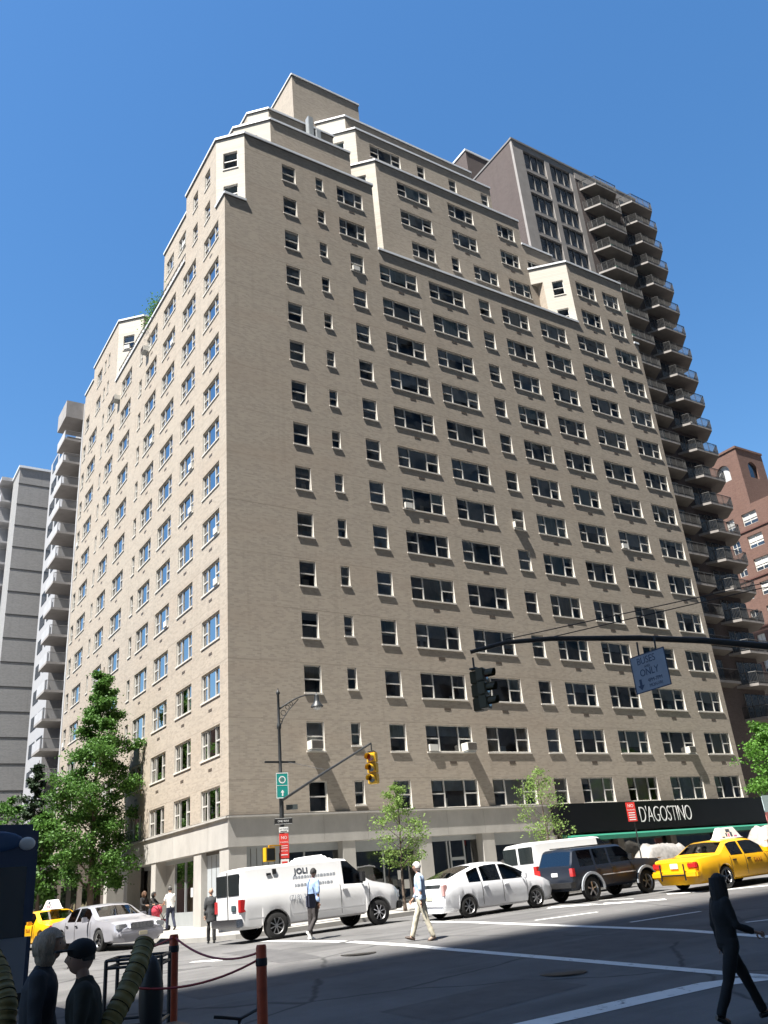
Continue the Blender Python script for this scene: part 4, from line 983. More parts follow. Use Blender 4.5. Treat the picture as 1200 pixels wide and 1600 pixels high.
# ---- white panel van with roof unit
PW = paint('white_van_paint', (.80,.80,.80)); PWc = paint('white_car_paint', (.74,.75,.78)); PY = paint('taxi_yellow', (.80,.42,.01)); PS = paint('silver_paint', (.42,.42,.46), metal=.35); PJ = mat('dark_navy_paint', (.010,.015,.026), .38, var=.03, coat=.12)
vspec = dict(L=5.45, W=2.0, axles=(1.1,4.62), R=.37, arch=1.22, sill=.42, bottom=.36, tumble=.13, roofk=.86,
  top=[(0,1.92),(.12,1.99),(.4,2.02),(3.35,2.04),(3.62,2.01),(4.35,1.36),(4.5,1.29),(5.1,1.16),(5.3,1.08),(5.45,.95)], belt=[(0,1.28),(3.3,1.28),(4.35,1.24),(4.6,1.2),(5.2,1.08),(5.45,.9)],
  ws=(3.66,4.30), rw=(-1,-.5), side=[(3.42,4.12)], ef=[(0,.84),(.05,.90),(.2,.97),(.5,1)], er=[(0,.93),(.06,.985),(.15,1)], seams=(3.28,4.3,2.2), handles=(3.42,), mirror=(4.02,1.36,.2,.22), spokes=8, rr=.6, paint=PW, seats=(.9,), under=[(0,.05),(.3,.0)])
van, prt, hw = car('panel_van', 'white panel van with grey lettering and a white roof unit', 'van', vspec)
for y0, y1 in ((-.86,-.06),(.06,.86)):
    o = prt('rear_window', [(-.018,.02,y0,y1,1.28,1.86)], M_CGL)
for sy in (-1,1):
    a, b = sorted((sy*.99,sy*.80)); prt('tail_light', [(-.03,.14,a,b,.82,1.16)], M_RED)
prt('rear_bumper', [(-.16,.06,-.97,.97,.44,.66)], M_CHR, .03); prt('front_bumper', [(5.3,5.55,-.95,.95,.40,.62)], M_TRIM, .04)
prt('number_plate', [(-.035,-.01,-.62,-.30,.86,1.02)], mat('plate_dark', (.04,.07,.08), .5)); prt('grille', [(5.38,5.47,-.6,.6,.68,.92)], M_TRIM)
for sy in (-1,1):
    a, b = sorted((sy*.9,sy*.62)); prt('headlight', [(5.3,5.46,a,b,.72,.94)], M_HEAD)
prt('door_gap', [(-.022,0,-.01,.01,.66,1.95)], M_TRIM, 0)
m_ = MB(); m_.mesh([(2.25-1.1+a, b, c) for a, b, c in ((0,-.5,2.02),(1.0,-.5,2.03),(1.0,.5,2.03),(0,.5,2.02),(.12,-.42,2.18),(.85,-.42,2.21),(.85,.42,2.21),(.12,.42,2.18))], [(0,1,2,3),(4,5,6,7),(0,1,5,4),(1,2,6,5),(2,3,7,6),(3,0,4,7)], PW); m_.build('roof_unit', van, bevel=.06, smooth=40)
prt('rub_strip', [(.2,.72,-1.006,-.99,.60,.64),(1.62,4.1,-1.006,-.99,.60,.64)], mat('grey_strip', (.45,.45,.46), .5), .004)
prt('exhaust_pipe', [(-.1,.5,.5,.56,.33,.39)], M_CHR)
for nm, s_, sz, xx, zz, mm in (('lettering','JOLI',.22,2.0,1.77,mat('van_lettering_dark',(.05,.06,.08),.6)),('lettering','(718) 383',.17,1.9,1.06,mat('van_lettering_grey',(.33,.36,.40),.6))):
    w = 1.0-.035-.13*.7*max(0,(zz-1.28)/.8) if zz > 1.28 else 1.0
    yy = -1.014 if zz < 1.25 else -(.965-.13*(.78)*((zz-1.28)/.75))-.006
    if zz > 1.28: M = face_mat((xx-1.1, yy, zz), (1,0,0), (0, .13*.80/.82, 1))
    else: M = face_mat((xx-1.1, yy, zz), (1,0,0))
    text_mesh(nm, s_, sz, mm, van, M, .003, sx=1.1, sp=1.05, bold=.006 if s_ == 'JOLI' else 0)
m_ = MB(); rr_ = random.Random(3); mg = mat('van_lettering_faint', (.50,.53,.57), .6)
for zz, x0, x1 in ((1.60,1.7,3.1),(1.38,1.75,3.0)):
    x = x0
    while x < x1: l = rr_.uniform(.04,.1); yy = -(.965-.13*.78*((zz-1.28)/.75))-.006; m_.box(x-1.1, x-1.1+l, yy-.002, yy+.03, zz-.045, zz+.045, mg); x += l+.03
m_.box(.85-1.1,1.0-1.1,-.93,-.885,1.74,1.80,M_TRIM); m_.box(1.05-1.1,1.17-1.1,-.93,-.885,1.76,1.9,M_TRIM)
m_.build('small_lettering', van)
# ---- white hatchback
pspec = dict(L=4.45, W=1.73, axles=(.86,3.56), R=.305, sill=.26, bottom=.2, tumble=.36,
  top=[(0,.88),(.03,1.0),(.10,1.06),(.28,1.12),(.75,1.27),(1.3,1.42),(1.75,1.475),(2.1,1.48),(2.5,1.45),(2.9,1.30),(3.45,1.03),(3.6,.99),(4.0,.88),(4.3,.74),(4.45,.58)],
  belt=[(0,.86),(.5,.96),(1.2,.95),(2.9,.92),(3.3,.92),(3.6,.88),(4.0,.78),(4.3,.66),(4.45,.52)], ws=(2.62,3.42), rw=(.32,1.35), side=[(.95,1.42),(1.50,2.2),(2.27,3.15)],
  seams=(1.42,2.24,3.2), handles=(1.55,2.38), mirror=(3.05,.97,.17,.09), spokes=7, paint=PWc, mm=PWc, ef=[(0,.68),(.06,.78),(.2,.88),(.5,.97),(.9,1)], er=[(0,.86),(.05,.93),(.2,.98),(.5,1)])
pri, prt, hw = car('hatchback', 'white hatchback with a sloping tail, between the white van and the dark jeep', 'car', pspec)
prt('rear_window', [(.0,.05,-.62,.62,.86,.985)], M_CGL)
for sy in (-1,1):
    a, b = sorted((sy*.80,sy*.66)); prt('tail_light', [(-.01,.14,a,b,.66,.97)], mat('tail_light_pale', (.6,.35,.33), .2, coat=.5))
    a, b = sorted((sy*.70,sy*.50)); prt('headlight', [(4.1,4.36,a,b,.62,.74)], M_HEAD, .03)
prt('number_plate', [(-.02,.01,-.16,.16,.55,.67)], M_PLATE); prt('rear_bumper', [(-.03,.15,-.74,.74,.34,.52)], PWc, .05)
# ---- boxy 4x4
jspec = dict(L=4.25, W=1.72, axles=(.78,3.36), R=.36, arch=1.25, sill=.44, bottom=.36, tumble=.20, roofk=.9,
  top=[(0,1.05),(.02,1.12),(.10,1.30),(.22,1.58),(.32,1.62),(2.3,1.63),(2.45,1.60),(2.95,1.19),(3.0,1.13),(4.1,1.05),(4.2,1.02),(4.25,.9)], belt=[(0,1.04),(2.9,1.08),(3.0,1.06),(4.1,.99),(4.25,.85)],
  ws=(2.48,2.93), rw=(.03,.2), side=[(.38,1.0),(1.1,1.72),(1.8,2.72)], seams=(1.05,1.76,2.8), handles=(1.15,1.85), mirror=(2.62,1.16,.18,.12), spokes=5, paint=PJ, hm=M_TRIM, ef=[(0,.9),(.05,.95),(.15,.99),(.3,1)], er=[(0,.94),(.05,.98),(.12,1)])
jp, prt, hw = car('off_road_car', 'dark navy boxy off road car with silver wheels, behind the white hatchback', 'car', jspec)
prt('rear_bumper', [(-.14,.06,-.84,.84,.44,.62)], M_TRIM, .02); prt('front_bumper', [(4.2,4.38,-.84,.84,.46,.62)], M_TRIM, .02)
for sy in (-1,1):
    a, b = sorted((sy*.86,sy*.70)); prt('tail_light', [(-.02,.10,a,b,.78,1.03)], M_RED); a, b = sorted((sy*.74,sy*.52)); prt('headlight', [(4.18,4.27,a,b,.72,.9)], M_HEAD)
    for c in (.78,3.36):
        m_ = MB(); N_ = 12; Ra = .36*1.25
        for k in range(N_):
            a0, a1 = pi*k/N_, pi*(k+1)/N_
            y0 = sy*.855; y1 = sy*.905
            q = [(c-.78+r*cos(a), y, .353+r*sin(a)) for a in (a0, a1) for r in (Ra, Ra+.075) for y in (y0, y1)]
            m_.hexa([q[0],q[1],q[3],q[2],q[4],q[5],q[7],q[6]], mat('grey_arch_trim', (.30,.32,.35), .5))
        m_.build('arch_trim', jp)
prt('rub_strip', [(1.3,2.85,-.868,-.85,.72,.75)], mat('grey_strip', (.45,.45,.46), .5), .004); prt('number_plate', [(-.03,0,-.14,.16,.80,.92)], mat('plate_white', (.7,.7,.7), .5)); prt('roof_rack', [(.5,2.2,-.62,-.59,1.635,1.67),(.5,2.2,.59,.62,1.64,1.67),(.6,.63,-.6,.6,1.645,1.665),(2.0,2.03,-.6,.6,1.645,1.665)], M_TRIM, .005)
# ---- yellow taxi
tspec = dict(L=5.38, W=1.98, axles=(1.28,4.2), R=.335, sill=.28, bottom=.22, tumble=.42,
  top=[(0,.90),(.05,.97),(.15,1.0),(1.05,1.035),(1.15,1.05),(1.75,1.39),(2.0,1.43),(2.9,1.44),(3.15,1.41),(3.85,1.03),(3.95,1.0),(5.0,.86),(5.25,.78),(5.38,.62)],
  belt=[(0,.86),(1.1,.95),(3.8,.93),(3.95,.92),(5.0,.80),(5.38,.55)], ws=(3.2,3.8), rw=(1.2,1.74), side=[(1.72,2.35),(2.43,3.45)], seams=(1.62,2.39,3.6), handles=(1.8,2.55), mirror=(3.42,.99,.18,.09), spokes=5, rim=M_CHR, paint=PY, mm=PY, hm=M_TRIM)
taxi, prt, hw = car('taxi_cab', 'yellow taxi at the right with a white roof advert, seen from its boot', 'taxi', tspec)
prt('rear_bumper', [(-.12,.12,-.93,.93,.42,.64)], PY, .05)
for sy in (-1,1):
    a, b = sorted((sy*.90,sy*.52)); prt('tail_light', [(-.03,.10,a,b,.70,.88)], M_RED, .03); a, b = sorted((sy*.8,sy*.5)); prt('headlight', [(5.2,5.36,a,b,.55,.72)], M_HEAD, .02)
prt('number_plate', [(-.04,-.01,-.16,.16,.70,.86)], mat('plate_white', (.7,.7,.7), .5)); prt('bumper_bar', [(-.17,-.12,-.5,-.46,.36,.85),(-.17,-.12,.46,.5,.36,.85),(-.17,-.12,-.5,.5,.50,.54)], M_TRIM, .01)
M_LOGO = mat('taxi_print', (.25,.06,.01), .5)
text_mesh('door_lettering', 'TAXI', .2, M_LOGO, taxi, face_mat((3.0-1.28, -.999, .72), (1,0,0)), .003)
def roofad(parent, x, z, m1):
    m_ = MB(); m_.mesh([(x+a, b, z+c) for a, b, c in ((0,-.17,0),(1.25,-.17,0),(1.25,.17,0),(0,.17,0),(.22,-.10,.36),(.98,-.10,.36),(.98,.10,.36),(.22,.10,.36))], [(0,1,2,3),(4,5,6,7),(0,1,5,4),(1,2,6,5),(2,3,7,6),(3,0,4,7)], m1)
    o = m_.build('roof_advert', parent, bevel=.02); p = MB(); M = mat('advert_print', (.06,.08,.12), .6); q = mat('advert_print_pink', (.5,.15,.3), .6)
    def fp(u, v): k = v/.36; return (x+u, -.17+.07*k-.004, z+v)
    rd = random.Random(5)
    for u0, u1, v0, v1, mm in ((.48,.70,.20,.30,M),(.42,.50,.06,.18,M),(.53,.62,.05,.16,q),(.66,.78,.05,.2,M),(.2,.36,.03,.07,M),(.84,1.0,.04,.09,q)): p.face([fp(u0,v0),fp(u1,v0),fp(u1,v1),fp(u0,v1)], mm)
    p.build('advert_picture', o)
roofad(taxi, 1.05, 1.45, M_WHITE)
# ---- silver saloon coming down the side street
lspec = dict(tspec); lspec.update(paint=PS, mm=PS, hm=M_CHR, top=[(0,.86),(.05,.94),(.15,.97),(1.0,1.01),(1.15,1.04),(1.8,1.38),(2.05,1.43),(2.85,1.44),(3.15,1.39),(3.85,1.02),(3.95,.98),(4.9,.88),(5.2,.80),(5.38,.66)], ef=[(0,.72),(.06,.82),(.18,.90),(.45,.97),(.9,1)])
lin, prt, hw = car('saloon_car', 'silver saloon car facing the camera at the left corner', 'car', lspec)
prt('grille', [(5.30,5.41,-.42,.42,.60,.80)], mat('grille_dark_chrome', (.2,.21,.24), .3, metal=.8), .02)
prt('grille_bars', [(5.405,5.425,-.40+i*.05,-.385+i*.05,.62,.79) for i in range(17)], M_CHR, 0)
for sy in (-1,1): a, b = sorted((sy*.86,sy*.52)); prt('headlight', [(5.15,5.36,a,b,.62,.78)], M_HEAD, .03)
prt('front_bumper', [(5.2,5.48,-.86,.86,.36,.56)], PS, .07); prt('number_plate', [(5.47,5.49,-.16,.16,.40,.52)], M_PLATE)
for sy in (-1,1): a, b = sorted((sy*.90,sy*.52)); prt('tail_light', [(-.03,.10,a,b,.70,.88)], M_RED, .03)
# ---- second taxi behind, a copy of the first with its own label
taxi2 = copy_tree(taxi); tag(taxi2, 'yellow taxi with a pale roof advert, half hidden behind the silver saloon', 'taxi'); taxi['group'] = taxi2['group'] = 'yellow taxis'
# ---- white delivery van behind the dark 4x4
v2spec = dict(vspec); v2spec.update(seams=(3.28,4.3))
van2, prt, hw = car('delivery_van', 'plain white van parked behind the dark off road car', 'van', v2spec)
for y0, y1 in ((-.86,-.06),(.06,.86)): prt('rear_window', [(-.018,.02,y0,y1,1.28,1.86)], M_CGL)
for sy in (-1,1): a, b = sorted((sy*.99,sy*.80)); prt('tail_light', [(-.03,.14,a,b,.82,1.16)], M_RED)
prt('rear_bumper', [(-.16,.06,-.97,.97,.44,.66)], M_TRIM, .03)
van['group'] = van2['group'] = 'white vans in the avenue'
for t, px, W_, yaw in ((van,(432,1468),2.0,0),(pri,(733,1434),1.73,0),(jp,(927,1408),1.72,0),(taxi,(1137,1389),1.98,0)):
    P = ground(*px); place(t, P, yaw, W_); print(t.name, [round(c,2) for c in P])
place(van2, Vector((aty(872,1360,-11.6).x, -11.6, 0)), 0, 2.0)
Pl = ground(157,1487); print('lin', Pl)
# heading -y: rear axle is 2.92 behind (plus y); camera side is -x = right of heading
yaw = radians(-79); d = Vector((cos(yaw), sin(yaw), 0)); rear = Pl-d*2.92
place(lin, rear, yaw, 1.98, side=-1)
Pt = rear-d*7.0+Vector((.9,0,0)); place(taxi2, Pt, yaw, 1.98, side=-1)
# ------------------------------------------------------------- people
def skin_obj(name, verts, edges, radii, m, parent, root=0, sub=1, extra=None, smooth=True):
    me = bpy.data.meshes.new(name); me.from_pydata([tuple(v) for v in verts], edges, [])
    o = bpy.data.objects.new(name, me); COL.objects.link(o)
    sk = o.modifiers.new('s', 'SKIN'); sk.branch_smoothing = .6; sk.use_smooth_shade = True
    if sub: sb = o.modifiers.new('u', 'SUBSURF'); sb.levels = sub; sb.render_levels = sub
    for i, r in enumerate(radii):
        sv = me.skin_vertices[0].data[i]; sv.radius = r if isinstance(r, tuple) else (r, r); sv.use_root = (i == root)
    bpy.context.view_layer.update()
    me2 = bpy.data.meshes.new_from_object(o.evaluated_get(bpy.context.evaluated_depsgraph_get()))
    bpy.data.objects.remove(o); me2.materials.clear(); me2.materials.append(m); me2.name = name
    if extra:
        bm = bmesh.new(); bm.from_mesh(me2); e = bpy.data.meshes.new('x'); e.from_pydata([tuple(v) for v in extra.v], [], extra.f)
        for mm in extra.mats[1:]: me2.materials.append(mm)
        e.polygons.foreach_set('material_index', extra.m); bm.from_mesh(e); bm.to_mesh(me2); bm.free()
        for p in me2.polygons: p.use_smooth = True
    o = bpy.data.objects.new(name, me2); COL.objects.link(o); o.parent = parent; return o
def head_into(mb, c, h, m, fwd, tilt=0):
    """head of height h centred at c, looking along fwd; sphere pushed into skull, brow, nose, chin, with ears"""
    f = Vector(fwd).normalized(); up = Vector((0,0,1)); lf = up.cross(f).normalized(); up = (up+f*tilt).normalized(); n, k = 28, 20; vs = []; fs = []
    def gauss(x, y, x0, y0, s): return math.exp(-((x-x0)**2+(y-y0)**2)/(2*s*s))
    for i in range(k+1):
        t = pi*i/k; z = cos(t)
        for j in range(n):
            a = 2*pi*j/n; x = sin(t)*cos(a); y = sin(t)*sin(a)
            X, Y, Z = x*.40, y*.325, z*.5
            if z < 0: X *= 1-.10*(-z); Y *= 1-.32*(-z)
            if x < 0: X *= 1.08+.10*max(0, z)
            if x > 0:
                X += .085*gauss(y, z, 0, -.16, .085)+.045*gauss(y, z, 0, -.02, .09)+.02*gauss(y, z, 0, -.42, .12)+.045*gauss(y, z, 0, -.72, .16)
                X -= .035*(gauss(y, z, .36, .02, .12)+gauss(y, z, -.36, .02, .12))
                X += .02*gauss(y, z, 0, .22, .4); X -= .02*gauss(y, z, 0, -.56, .06)
            p = Vector(c)+(f*X+lf*Y+up*Z)*h; vs.append(p)
    for i in range(k):
        for j in range(n): fs.append((i*n+j, (i+1)*n+j, (i+1)*n+(j+1)%n, i*n+(j+1)%n))
    mb.mesh(vs, fs, m)
    for s in (1,-1): mb.ball(Vector(c)+lf*(.325*s*h)-f*.01*h-up*.04*h, (.035*h,.035*h,.11*h) if abs(f.y) > .5 else (.035*h,.035*h,.11*h), m, 8, 6)
def hand_into(mb, W_, d, side, m, s=1.0, curl=.5):
    """palm, four unequal bent fingers and a thumb from the side of the palm; d: direction from the wrist"""
    d = Vector(d).normalized(); pn = Vector((0,0,1)).cross(d)
    if pn.length < .2: pn = Vector((side,0,0))
    pn.normalize(); q = d.cross(pn).normalized()      # q across the palm
    P0 = Vector(W_); mb.tube([P0-d*.01, P0+d*.04*s, P0+d*.085*s], [.024*s,.034*s,.030*s], m, 8, flat=.62)
    for i, (off, l) in enumerate(((-.027,.068),(-.009,.078),(.009,.072),(.026,.056))):
        b = P0+d*.08*s+q*off*s; e1 = b+(d-pn*curl*.35*side).normalized()*l*.55*s; e2 = e1+(d-pn*curl*1.3*side).normalized()*l*.45*s
        mb.tube([b, e1, e2], [.0095*s,.0085*s,.0065*s], m, 6)
    b = P0+d*.025*s-q*.028*s; e1 = b+(d*.6-q*.8).normalized()*.035*s; e2 = e1+(d-q*.25).normalized()*.028*s; mb.tube([b, e1, e2], [.012*s,.010*s,.008*s], m, 6)
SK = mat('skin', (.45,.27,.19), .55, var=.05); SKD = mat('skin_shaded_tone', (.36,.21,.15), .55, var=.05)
M_EYE = mat('eye', (.02,.015,.01), .2)
def person(label, P, yaw, H=1.75, legs=((10,10),(-15,20)), arms=((-8,15),(12,25)), lean=3, shirt=None, trousers=None, hair=None, hairlen=.0, shoe=None, skin=None, jacket=0, headturn=0, headtilt=0, sleeve=1.0, skirt=0, belt=None, bulk=1.0, hat=None, group='people', half=False, shorts=False):
    """legs: (thigh swing forward deg, knee bend) for left, right; arms: (upper arm swing, elbow bend)"""
    skin = skin or SK; s = H/1.75; t = thing('person', label, 'person', P, yaw, group)
    fx = lambda a: Vector((cos(a), 0, 0))
    def V(x, y, z): return Vector((x, y, z))*s
    hipz = .93; sw = .09
    # legs; x forward
    leg = []
    for i, (a, k) in enumerate(legs):
        a = radians(a); k = radians(k); y = sw*(1 if i == 0 else -1)
        hip = V(0, y, 0); kn = hip+V(sin(a), 0, -cos(a))*.44; an = kn+V(sin(a-k), 0, -cos(a-k))*.42; leg.append([hip, kn, an, a-k])
    low = min(l[2].z for l in leg); dz = -low+.075*s
    for l in leg:
        for j in range(3): l[j] = l[j]+Vector((0,0,dz))
    hp = Vector((0,0,dz)); ln = radians(lean)
    def up(z, y=0, x=0): return hp+Vector((sin(ln)*z+x*1, y, cos(ln)*z))*s
    spine = [up(.0), up(.14), up(.30), up(.42), up(.50)]; neck = up(.575, 0, .012); hd = up(.585+.11, 0, .03)
    arm = []
    for i, (a, e) in enumerate(arms):
        sd = 1 if i == 0 else -1; a = radians(a); e = radians(e)
        sh = up(.475, .175*sd*bulk); el = sh+Vector((sin(a)*.29, .045*sd, -cos(a)*.285))*s; wr = el+Vector((sin(a+e)*.25, -.01*sd, -cos(a+e)*.25))*s; arm.append((sh, el, wr, (wr-el).normalized(), sd))
    vs = spine+[neck]; rr = [(.125*bulk,.10),(.12*bulk,.095),(.145*bulk,.105),(.13*bulk,.10),(.075,.065),(.052,.052)]; es = [(0,1),(1,2),(2,3),(3,4),(4,5)]
    vs.append(hd-Vector((0,0,.02))*s); rr.append(.05); es.append((5,6))
    for sh, el, wr, d, sd in arm:
        k = len(vs); vs += [sh, (sh+el)/2, el, (el+wr)/2, wr]; rr += [.052,.047,.038,.036,.026]; es += [(3,k),(k,k+1),(k+1,k+2),(k+2,k+3),(k+3,k+4)]
    for hip, kn, an, sa in leg:
        k = len(vs); vs += [hip-Vector((0,0,.04))*s, (hip+kn)/2, kn, kn.lerp(an,.35), an, an+Vector((.13*cos(max(-.6,sa*.6)), 0, -.045+.08*sin(sa*.6)))*s]; rr += [.085,.075,.052,.054,.036,.03]; es += [(0,k),(k,k+1),(k+1,k+2),(k+2,k+3),(k+3,k+4),(k+4,k+5)]
    if shirt: rr = [(a[0]*.74, a[1]*.74) if i < 5 else a*.9 if (not isinstance(a, tuple) and i > 6) else a for i, a in enumerate(rr)]
    rr = [(a*s if not isinstance(a, tuple) else (a[0]*s, a[1]*s)) for a in rr]
    ex = MB(); ex.mi(skin); ft = radians(headturn); fwd = (cos(ft), sin(ft), 0)
    head_into(ex, hd, .235*s, skin, fwd, headtilt)
    for sh, el, wr, d, sd in arm: hand_into(ex, wr, d, sd, skin, s)
    f = Vector(fwd); lf = Vector((-f.y, f.x, 0))
    for q in (1,-1): ex.ball(hd+(f*.072+lf*.033*q+Vector((0,0,.004)))*s, .011*s, M_EYE, 8, 6)
    ex.tube([hd+(f*.088+lf*k_*.022+Vector((0,0,-.062)))*s for k_ in (-1,0,1)], .0045*s, mat('lips', (.30,.12,.10), .5), 6)
    skin_obj('body', vs, es, rr, skin, t, 0, 1, ex)
    # clothes: lofts and sleeves fused into one surface
    def cloth_obj(nm, mb, m, vox=.013 if (Vector(P)-CAM).length < 12 else .020):
        me = bpy.data.meshes.new(nm); me.from_pydata([tuple(v) for v in mb.v], [], mb.f); o = bpy.data.objects.new(nm, me); COL.objects.link(o)
        rmod = o.modifiers.new('r', 'REMESH'); rmod.mode = 'VOXEL'; rmod.voxel_size = vox*s; sm_ = o.modifiers.new('s', 'SMOOTH'); sm_.factor = .5; sm_.iterations = 6
        bpy.context.view_layer.update(); me2 = bpy.data.meshes.new_from_object(o.evaluated_get(bpy.context.evaluated_depsgraph_get())); bpy.data.objects.remove(o)
        me2.materials.clear(); me2.materials.append(m); me2.name = nm
        sd_ = random.Random(nm+label).uniform(0, 50)
        for v in me2.vertices:
            k_ = noise.noise(Vector((v.co.x*9, v.co.y*9, v.co.z*5+sd_)))*.010+noise.noise(Vector((v.co.x*22, v.co.y*22, v.co.z*13+sd_)))*.005; v.co += v.normal*k_*s
        for p in me2.polygons: p.use_smooth = True
        o = bpy.data.objects.new(nm, me2); COL.objects.link(o); o.parent = t; return o
    def loft(mb, secs, n=20):
        vs_ = []; fs_ = []
        for c, ry, rx in secs:
            for j in range(n): a_ = 2*pi*j/n; vs_.append(c+Vector((rx*cos(a_), ry*sin(a_), 0))*s)
        for i in range(len(secs)-1):
            for j in range(n): fs_.append((i*n+j, i*n+(j+1)%n, (i+1)*n+(j+1)%n, (i+1)*n+j))
        fs_.append(tuple(range(n))[::-1]); fs_.append(tuple(range((len(secs)-1)*n, len(secs)*n))); mb.mesh(vs_, fs_, skin)
    B_ = bulk
    if shirt:
        mb = MB(); hem = -jacket-.04 if jacket else -.03
        secs = [(up(hem), .180*B_, .135), (up(.06), .165*B_, .125), (up(.18), .155*B_, .12), (up(.32), .178*B_, .132), (up(.42), .185*B_, .128), (up(.485), .150*B_, .105), (up(.53), .072, .070), (up(.565), .060, .062)]
        loft(mb, secs)
        for sh, el, wr, d, sd in arm:
            e2 = wr-d*.02*s if sleeve >= 1 else sh.lerp(el, .85)
            P_ = [sh+Vector((0,-.03*sd,.005))*s, sh.lerp(el,.5), el, el.lerp(wr,.5), e2] if sleeve >= 1 else [sh+Vector((0,-.03*sd,.005))*s, sh.lerp(el,.5), e2]
            mb.tube(P_, [q*s for q in (.066,.060,.053,.048,.042)][:len(P_)], skin, 12); mb.ball(sh+Vector((0,-.025*sd,0))*s, .068*s, skin, 14, 10); mb.ball(el, .052*s, skin, 12, 8) if sleeve >= 1 else None
        cloth_obj('jacket' if jacket else 'shirt', mb, shirt)
    if trousers:
        mb = MB(); loft(mb, [(up(.07), .150*B_, .118), (up(0), .168*B_, .128), (up(-.07), .165*B_, .122)])
        for hip, kn, an, sa in leg:
            if shorts: mb.tube([hip, hip.lerp(kn,.8)], [.098*s,.088*s], skin, 14)
            else: mb.tube([hip+Vector((0,0,-.02))*s, hip.lerp(kn,.5), kn, kn.lerp(an,.4), an+Vector((0,0,.0))*s], [q*s for q in (.098,.088,.070,.066,.060)], skin, 14); mb.ball(kn, .069*s, skin, 12, 8)
            mb.ball(hip, .097*s, skin, 14, 10)
        cloth_obj('trousers', mb, trousers)
    if belt: b = MB(); b.tube([up(.045), up(.075)], .0, belt, 4) if False else b.mesh([tuple(up(z_)+Vector((.126*cos(a_), .163*bulk*sin(a_), 0))*s) for z_ in (.03,.065) for a_ in [2*pi*j/24 for j in range(24)]], [(j, (j+1)%24, 24+(j+1)%24, 24+j) for j in range(24)], belt); o = b.build('belt', t, smooth=60)
    if shoe:
        for hip, kn, an, sa in leg:
            b = MB(); a_ = max(-.9, min(.5, sa)); dx = cos(a_); dzv = sin(a_)
            b.tube([an+Vector((-.06*dx,0,-.03-.06*dzv))*s, an+Vector((.02,0,-.035))*s, an+Vector((.12*dx,0,-.045+.12*dzv))*s, an+Vector((.185*dx,0,-.052+.185*dzv))*s], [.036*s,.045*s,.042*s,.026*s], shoe, 10, flat=.8); b.build('shoe', t, smooth=60)
    if hair:
        b = MB(); n, k = 24, 12; vs_ = []; fs_ = []
        for i in range(k+1):
            tt = pi*(.56+hairlen*0)*i/k
            for j in range(n):
                a = 2*pi*j/n; x = sin(tt)*cos(a); y = sin(tt)*sin(a); z = cos(tt)
                fr_ = max(0, x)                     # hairline recedes at the face
                zz = z if not (x > .15 and z < .42) else .42+(z-.42)*.12
                r_ = 1.07+.03*sin(a*7+i)
                p = hd+(f*(x*.43*r_-(.02 if x > 0 else 0))+lf*(y*.355*r_)+Vector((0,0,zz*.53)))*.235*s; vs_.append(p)
        for i in range(k):
            for j in range(n): fs_.append((i*n+j, (i+1)*n+j, (i+1)*n+(j+1)%n, i*n+(j+1)%n))
        b.mesh(vs_, fs_, hair)
        if hairlen:
            n2, k2 = 26, 12; vs2 = []; fs2 = []
            for i in range(k2+1):
                q = i/k2
                for j in range(n2+1):
                    a = radians(62+j*236/n2); r_ = (.102+.028*sin(q*pi*.8)-.02*q)*(1+.05*sin(j*2.3)+.03*sin(j*5.1+q*3)); z = .07-q*(hairlen+.07)*(1+.06*sin(j*1.7))
                    vs2.append(hd+(f*(cos(a)*r_*1.05-.015*q)+lf*sin(a)*r_*.98+Vector((0,0,z)))*s)
            for i in range(k2):
                for j in range(n2): fs2.append((i*(n2+1)+j, (i+1)*(n2+1)+j, (i+1)*(n2+1)+j+1, i*(n2+1)+j+1))
            b.mesh(vs2, fs2, hair); b.ball(hd+(f*-.03+Vector((0,0,-.03-hairlen*.45)))*s, (.085*s,.09*s,(.08+hairlen*.5)*s), hair, 14, 8)
        b.build('hair', t, smooth=70)
    if hat:
        b = MB(); b.ball(hd+Vector((0,0,.05))*s-f*.008*s, (.108*s,.108*s,.085*s), hat, 20, 10); c = hd+(f*.12+Vector((0,0,.055)))*s
        b.hexa([tuple(c+f*a+lf*bb+Vector((0,0,zz))) for zz in (-.006,.006) for a, bb in ((-.05,-.07),(.06,-.05),(.06,.05),(-.05,.07))], hat); b.build('cap', t, smooth=60)
    return t, arm, up, leg
def cloth(n, c, v=.12): return mat(n, c, .85, var=v, vscale=9, bump=.4, bscale=14)
C_BLUE = cloth('blue_shirt', (.30,.42,.66)); C_LBLUE = cloth('pale_blue_shirt', (.46,.58,.76)); C_BLK = cloth('black_cloth', (.012,.012,.013)); C_CHAR = cloth('charcoal_suit', (.045,.047,.05))
C_KHAKI = cloth('khaki_trousers', (.52,.48,.38)); C_NAVY = cloth('navy_cloth', (.02,.025,.05)); C_WHITE = cloth('white_shirt', (.75,.74,.72), .04); C_GREY = cloth('grey_jacket', (.035,.038,.045)); C_RED = cloth('red_fabric', (.45,.04,.07)); C_OLIVE = cloth('dark_olive_coat', (.022,.022,.016))
H_BLK = mat('black_hair', (.012,.010,.009), .6, var=.4, vscale=30, bump=.6, bscale=80, stretch=(3,3,.5)); H_WHITE = mat('white_hair', (.68,.66,.62), .6, var=.08, vscale=30, bump=.6, bscale=80, stretch=(3,3,.5)); H_BRN = mat('brown_hair', (.10,.055,.03), .6, var=.4, vscale=30, bump=.6, bscale=80, stretch=(3,3,.5)); H_FAIR = mat('sandy_hair', (.42,.33,.24), .6, var=.3, vscale=30, bump=.6, bscale=80, stretch=(3,3,.5))
S_WHITE = mat('white_shoe', (.75,.75,.73), .6); S_BLK = mat('black_shoe', (.02,.02,.02), .4); S_BRN = mat('brown_shoe', (.05,.03,.02), .5)
